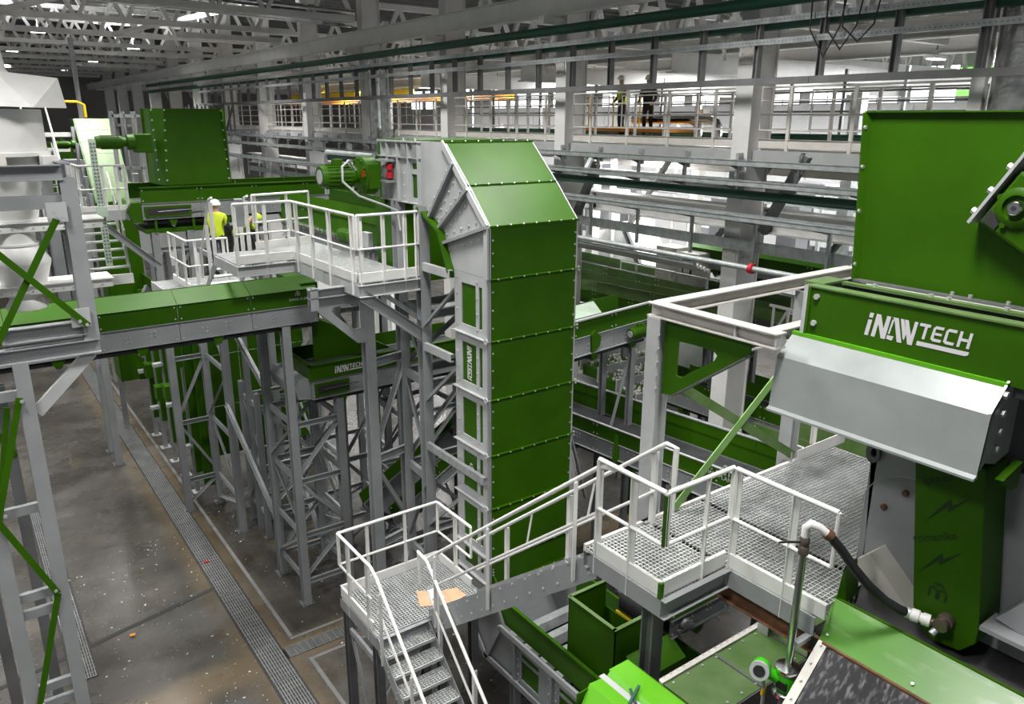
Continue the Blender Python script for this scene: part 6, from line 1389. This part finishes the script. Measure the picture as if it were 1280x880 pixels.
# clutter under the mezzanine
random.seed(21)
grp = 'uprights below the mezzanine'
CN = dict(grey_lite='light grey', cream='cream', grey='grey', galv='galvanised', white='white', green='green', grey_dark='dark grey')
for k in range(26):
    x = random.choice((16.5, 18.8, 21.0, 24.5, 27.5)); y = 6 + k * 1.25 + random.uniform(-.3, .3); wd = random.choice((.1, .14, .22, .3))
    b = MB(); b.box(x, x + wd, y, y + wd, 0, 9.7 if x < 18 else random.uniform(8.4, 11.2)); mm = random.choice(('grey_lite', 'cream', 'grey', 'galv', 'white')); tag(b.build('upright', mm), '%s %s upright among the machinery below the mezzanine' % ('thin' if wd < .2 else 'thick', CN[mm]), 'post', grp)
for k in range(14):
    x = random.choice((15.8, 17.6, 19.5, 22.0, 26.0)); z = random.uniform(6.6, 9.4); y0 = random.uniform(5, 14)
    b = MB(); b.beam((x, y0, z), (x, y0 + random.uniform(6, 18), z), random.choice((R_(.12, .16), C_(.1, .2), I_(.16, .24)))); mm = random.choice(('grey_lite', 'cream', 'galv', 'grey', 'white')); tag(b.build('long_beam', mm), '%s horizontal beam %s the clutter below the mezzanine' % (CN[mm], 'high in' if z > 8 else 'low in'), 'beam', 'beams in the clutter below the mezzanine')
for k in range(12):
    x = random.uniform(18.5, 27); y = 7 + k * 2.3; h = random.uniform(1.2, 3.2); z0 = random.uniform(4.8, 6.6)
    mm = random.choice(('grey_lite', 'white', 'cream', 'grey', 'grey_dark')); mm2 = random.choice(('grey', 'cream', 'grey_dark'))
    t = thing('machine_block', '%s %s boxy machine with %s door below the mezzanine' % ('tall' if h > 2.2 else 'low', CN[mm], CN[mm2]), 'machine', (x, y, z0), 'machines below the mezzanine')
    b = MB(); b.box(x, x + 1.4, y, y + 1.6, z0, z0 + h); b.build('machine_shell', mm, t, bevel=.03)
    b = MB(); b.box(x - .03, x, y + .2, y + .7, z0 + .2, z0 + h * .7); b.build('machine_door', mm2, t)
    for xx in (x + .1, x + 1.2):
        b = MB(); b.box(xx, xx + .12, y + .1, y + .22, 0, z0); b.build('leg', 'grey', t)
for k in range(7):
    y = 8 + k * 3.1
    b = MB(); b.beam((15.6, y, 9.75), (15.6, y + 1.6, 7.6), R_(.14, .1)); mm = random.choice(('cream', 'grey', 'grey_dark')); tag(b.build('slanted_strut', mm), '%s slanting strut below the mezzanine, %s from the right' % (CN[mm], ORD[k]), 'strut', 'struts below the mezzanine')
for i, (y, z1) in enumerate(((8.6, 9.9), (14.3, 9.5))):
    b = MB(); b.beam((12.9, y, z1), (12.9, y + .8, z1 - 1.5), C_(.14, .18)); tag(b.build('slanted_tray', 'steel_dark'), ['slanting dark cable tray behind the lower trays, right', 'slanting dark cable tray behind the lower trays, left'][i], 'cable tray')
# things on the mezzanine
t = thing('orange_lift_table', 'orange lift platform on the mezzanine behind the railing', 'lift', (17.2, 17, 10))
b = MB(); b.box(16.6, 17.6, 15.4, 18.9, 10.18, 10.32); b.build('lift_deck', 'orange', t)
for k in range(3):
    b = MB(); b.beam((17.0, 15.7 + k, 10.0), (17.0, 16.5 + k, 10.2), R_(.05, .05)); b.build('scissor_arm', 'grey_dark', t)
for k in range(4):
    b = MB(); b.tube([(16.65, 15.5 + k * 1.1, 10.32), (16.65, 15.5 + k * 1.1, 11.2)], .02, 6); b.build('rail_post', 'amber', t)
for i, y in enumerate((14.5, 15.2)):
    t = thing('steel_pipe_bend', ['right', 'left'][i] + ' polished pipe bend on the mezzanine', 'pipe', (17.6, y, 10))
    b = MB(); b.tube([(17.6, y, 10.0), (17.6, y, 10.3), (17.6, y + .1, 10.45), (17.6, y + .3, 10.52), (17.6, y + 2.6, 10.52)], .12, 14); b.build('pipe_tube', 'chrome', t, smooth=True)
b = MB(); b.tube([(18.2, 4, 10.1), (18.2, 30, 10.1)], .1, 10); tag(b.build('service_pipe', 'pipe_green', smooth=True), 'dark green pipe lying along the mezzanine floor', 'pipe')
for i, z in enumerate((10.75, 11.0, 11.25)):
    b = MB(); b.beam((19.4, 3, z), (19.4, 32, z), R_(.06, .05)); tag(b.build('rack_rail', 'grey_dark'), ['lowest', 'middle', 'highest'][i] + ' dark rack rail behind the mezzanine railings', 'rail')
for k in range(18):
    y = 4 + k * 1.6
    b = MB(); b.beam((19.45, y, 9.0), (19.45, y, 11.8), R_(.08, .08)); tag(b.build('rack_post', 'grey_dark' if k % 2 else 'grey_lite'), '%s thin rack post behind the mezzanine railings, %s of its colour from the right' % ('dark' if k % 2 else 'pale', ORD[k // 2]), 'post', 'rack posts on the mezzanine')
b = MB(); b.beam((20, 36, 11.75), (20, 52, 11.75), R_(.3, .45)); tag(b.build('crane_girder', 'amber'), 'yellow crane girder far down the mezzanine bay', 'crane')
b = MB(); b.beam((22, 30, 11.5), (22, 58, 11.5), R_(.2, .25)); tag(b.build('crane_rail_beam', 'orange'), 'orange beam far down the mezzanine bay', 'beam')
# black lattice brackets far left of the trays
for k in range(6):
    y = 40 + k * 1.6
    t = thing('lattice_bracket', '%s dark lattice bracket far down the column row' % ORD[k], 'bracket', (12.4, y, 10), 'dark lattice brackets')
    for p, q in (((12.3, y, 9.9), (12.3, y, 11.2)), ((12.3, y, 9.9), (12.3, y + 1.4, 9.9)), ((12.3, y, 11.1), (12.3, y + 1.4, 9.9)), ((12.3, y + .7, 9.9), (12.3, y + .7, 11.1))):
        b = MB(); b.beam(p, q, R_(.08, .08), (1, 0, 0)); b.build('bracket_bar', 'grey_dark', t)
# distant machines along the far hall
for k in range(5):
    y = 34 + k * 7
    t = thing('distant_machine', '%s distant machine counted down the far hall' % ORD[k], 'machine', (7, y, 0), 'distant machines')
    b = MB(); b.box(4.5, 9.5, y, y + 3, 5.2, 6.4); b.build('machine_shell', 'green' if k % 2 else 'grey_lite', t)
    b = MB(); b.box(5.0, 6.2, y + .5, y + 2, 6.4, 8.0 + (k % 3) * .6); b.build('machine_hopper', 'grey' if k % 2 else 'green', t)
    for x in (4.7, 9.3):
        for yy in (y + .2, y + 2.8):
            b = MB(); b.box(x - .1, x + .1, yy - .1, yy + .1, 0, 5.2); b.build('leg', 'grey', t)
    railing('distant_railing', 'white railing on the %s distant machine' % ORD[k], [(4.5, y, 6.4), (9.5, y, 6.4)], toe=0, spacing=1.2, group='distant railings')
t = thing('vent_pipe', 'slim grey pole rising behind the far elevator', 'pole', (4.65, 33, 0))
b = MB(); b.cyl((4.65, 33, 0), (4.65, 33, 13.2), .08, n=12); b.build('pole_tube', 'grey_lite', t, smooth=True)
b = MB(); b.tube([(3.3, 31, 11.0), (4.3, 31, 11.0), (4.5, 31, 10.9), (4.5, 31, 10.5)], .05, 10); tag(b.build('yellow_pipe', 'amber', smooth=True), 'small yellow bent pipe above the far elevator', 'pipe')
for i, z in enumerate((9.95, 9.4)):
    b = MB(); b.beam((-1, 30 + i * 2, z), (4.0, 30 + i * 2, z), R_(.12, .14)); tag(b.build('white_beam', 'white'), ['upper white beam behind the cyclone', 'lower white beam behind the cyclone'][i], 'beam')

# ================================================================== PEOPLE
def person(lab, base, face, pose, vest='yellow', helmet='white', sit=False):
    """pose: dict joint -> offset (x right, y forward, z up) in metres"""
    bx = V(base); c, s_ = math.cos(face), math.sin(face)
    def W(p): return V((p[0] * c - p[1] * s_, p[0] * s_ + p[1] * c, p[2]))
    J = dict(pelvis=(0, 0, .95), waist=(0, .02, 1.1), chest=(0, .02, 1.34), neck=(0, .03, 1.5), head=(0, .05, 1.62), top=(0, .05, 1.72),
             ls=(-.19, .02, 1.42), le=(-.26, .06, 1.14), lw=(-.22, .24, .98), lh=(-.2, .32, .95), rs=(.19, .02, 1.42), re=(.26, .06, 1.14), rw=(.22, .24, .98), rh=(.2, .32, .95),
             lp=(-.1, 0, .9), lk=(-.11, .03, .5), la=(-.11, -.02, .1), lt=(-.11, .16, .04), rp=(.1, 0, .9), rk=(.11, .03, .5), ra=(.11, -.02, .1), rt=(.11, .16, .04))
    J.update(pose)
    E_ = [('pelvis', 'waist'), ('waist', 'chest'), ('chest', 'neck'), ('neck', 'head'), ('head', 'top'), ('chest', 'ls'), ('ls', 'le'), ('le', 'lw'), ('lw', 'lh'), ('chest', 'rs'), ('rs', 're'), ('re', 'rw'), ('rw', 'rh'),
          ('pelvis', 'lp'), ('lp', 'lk'), ('lk', 'la'), ('la', 'lt'), ('pelvis', 'rp'), ('rp', 'rk'), ('rk', 'ra'), ('ra', 'rt')]
    rad = dict(pelvis=.15, waist=.14, chest=.17, neck=.06, head=.095, top=.06, ls=.075, le=.05, lw=.035, lh=.04, rs=.075, re=.05, rw=.035, rh=.04, lp=.1, lk=.065, la=.045, lt=.045, rp=.1, rk=.065, ra=.045, rt=.045)
    names = list(J); me = bpy.data.meshes.new('person_skin'); me.from_pydata([tuple(W(J[n])) for n in names], [(names.index(a), names.index(b_)) for a, b_ in E_], [])
    ob = bpy.data.objects.new('person_skin', me); COL.objects.link(ob)
    md = ob.modifiers.new('skin', 'SKIN'); md.use_smooth_shade = True
    for i, n_ in enumerate(names):
        sv = me.skin_vertices[0].data[i]; sv.radius = (rad[n_], rad[n_]); sv.use_root = (n_ == 'pelvis')
    ob.modifiers.new('sub', 'SUBSURF').levels = 2
    bpy.context.view_layer.update()
    m2 = bpy.data.meshes.new_from_object(ob.evaluated_get(bpy.context.evaluated_depsgraph_get())); bpy.data.objects.remove(ob)
    m2.materials.clear()
    for k_ in (vest, 'navy', 'skin'): m2.materials.append(M[k_])
    hd = W(J['head']); hands = [W(J['lh']), W(J['rh'])]; ch = W(J['chest']); wa = W(J['waist'])
    for p in m2.polygons:
        q = p.center; p.use_smooth = True
        if (q - hd).length < .15 or min((q - h_).length for h_ in hands) < .07: p.material_index = 2
        elif (q - ch).length < .26 or (q - wa).length < .2: p.material_index = 0
        else: p.material_index = 1
    t = thing('person', lab, 'person', base)
    o = bpy.data.objects.new('body', m2); COL.objects.link(o); o.parent = t
    b = MB(); tp = bx + W(J['top']); b.lathe(tp - V((0, 0, .06)), [(.125, 0), (.13, .02), (.115, .06), (.08, .11), (.03, .135)], 18); b.build('helmet', helmet, t, smooth=True)
    return t
person('worker in a yellow vest and white helmet behind the white ladder rails', (5.05, 18.5, 6.92), -.6, {}, 'yellow', 'white')
person('worker in a yellow vest bending down behind the platform railing', (5.5, 18.55, 6.92), -2.2, dict(waist=(0, .08, 1.06), chest=(0, .24, 1.2), neck=(0, .36, 1.28), head=(0, .45, 1.32), top=(0, .52, 1.38), ls=(-.18, .26, 1.24), rs=(.18, .26, 1.24), le=(-.22, .4, 1.0), re=(.22, .4, 1.0), lw=(-.15, .5, .8), rw=(.15, .5, .8), lh=(-.13, .53, .74), rh=(.13, .53, .74)), 'yellow', 'yellow')
person('worker in a yellow vest on the mezzanine behind the railing', (17.0, 17.7, 9.99), 1.2, {}, 'yellow', 'white')
person('worker in dark clothes beside the orange lift on the mezzanine', (17.4, 17.0, 9.99), 1.9, {}, 'navy', 'white')
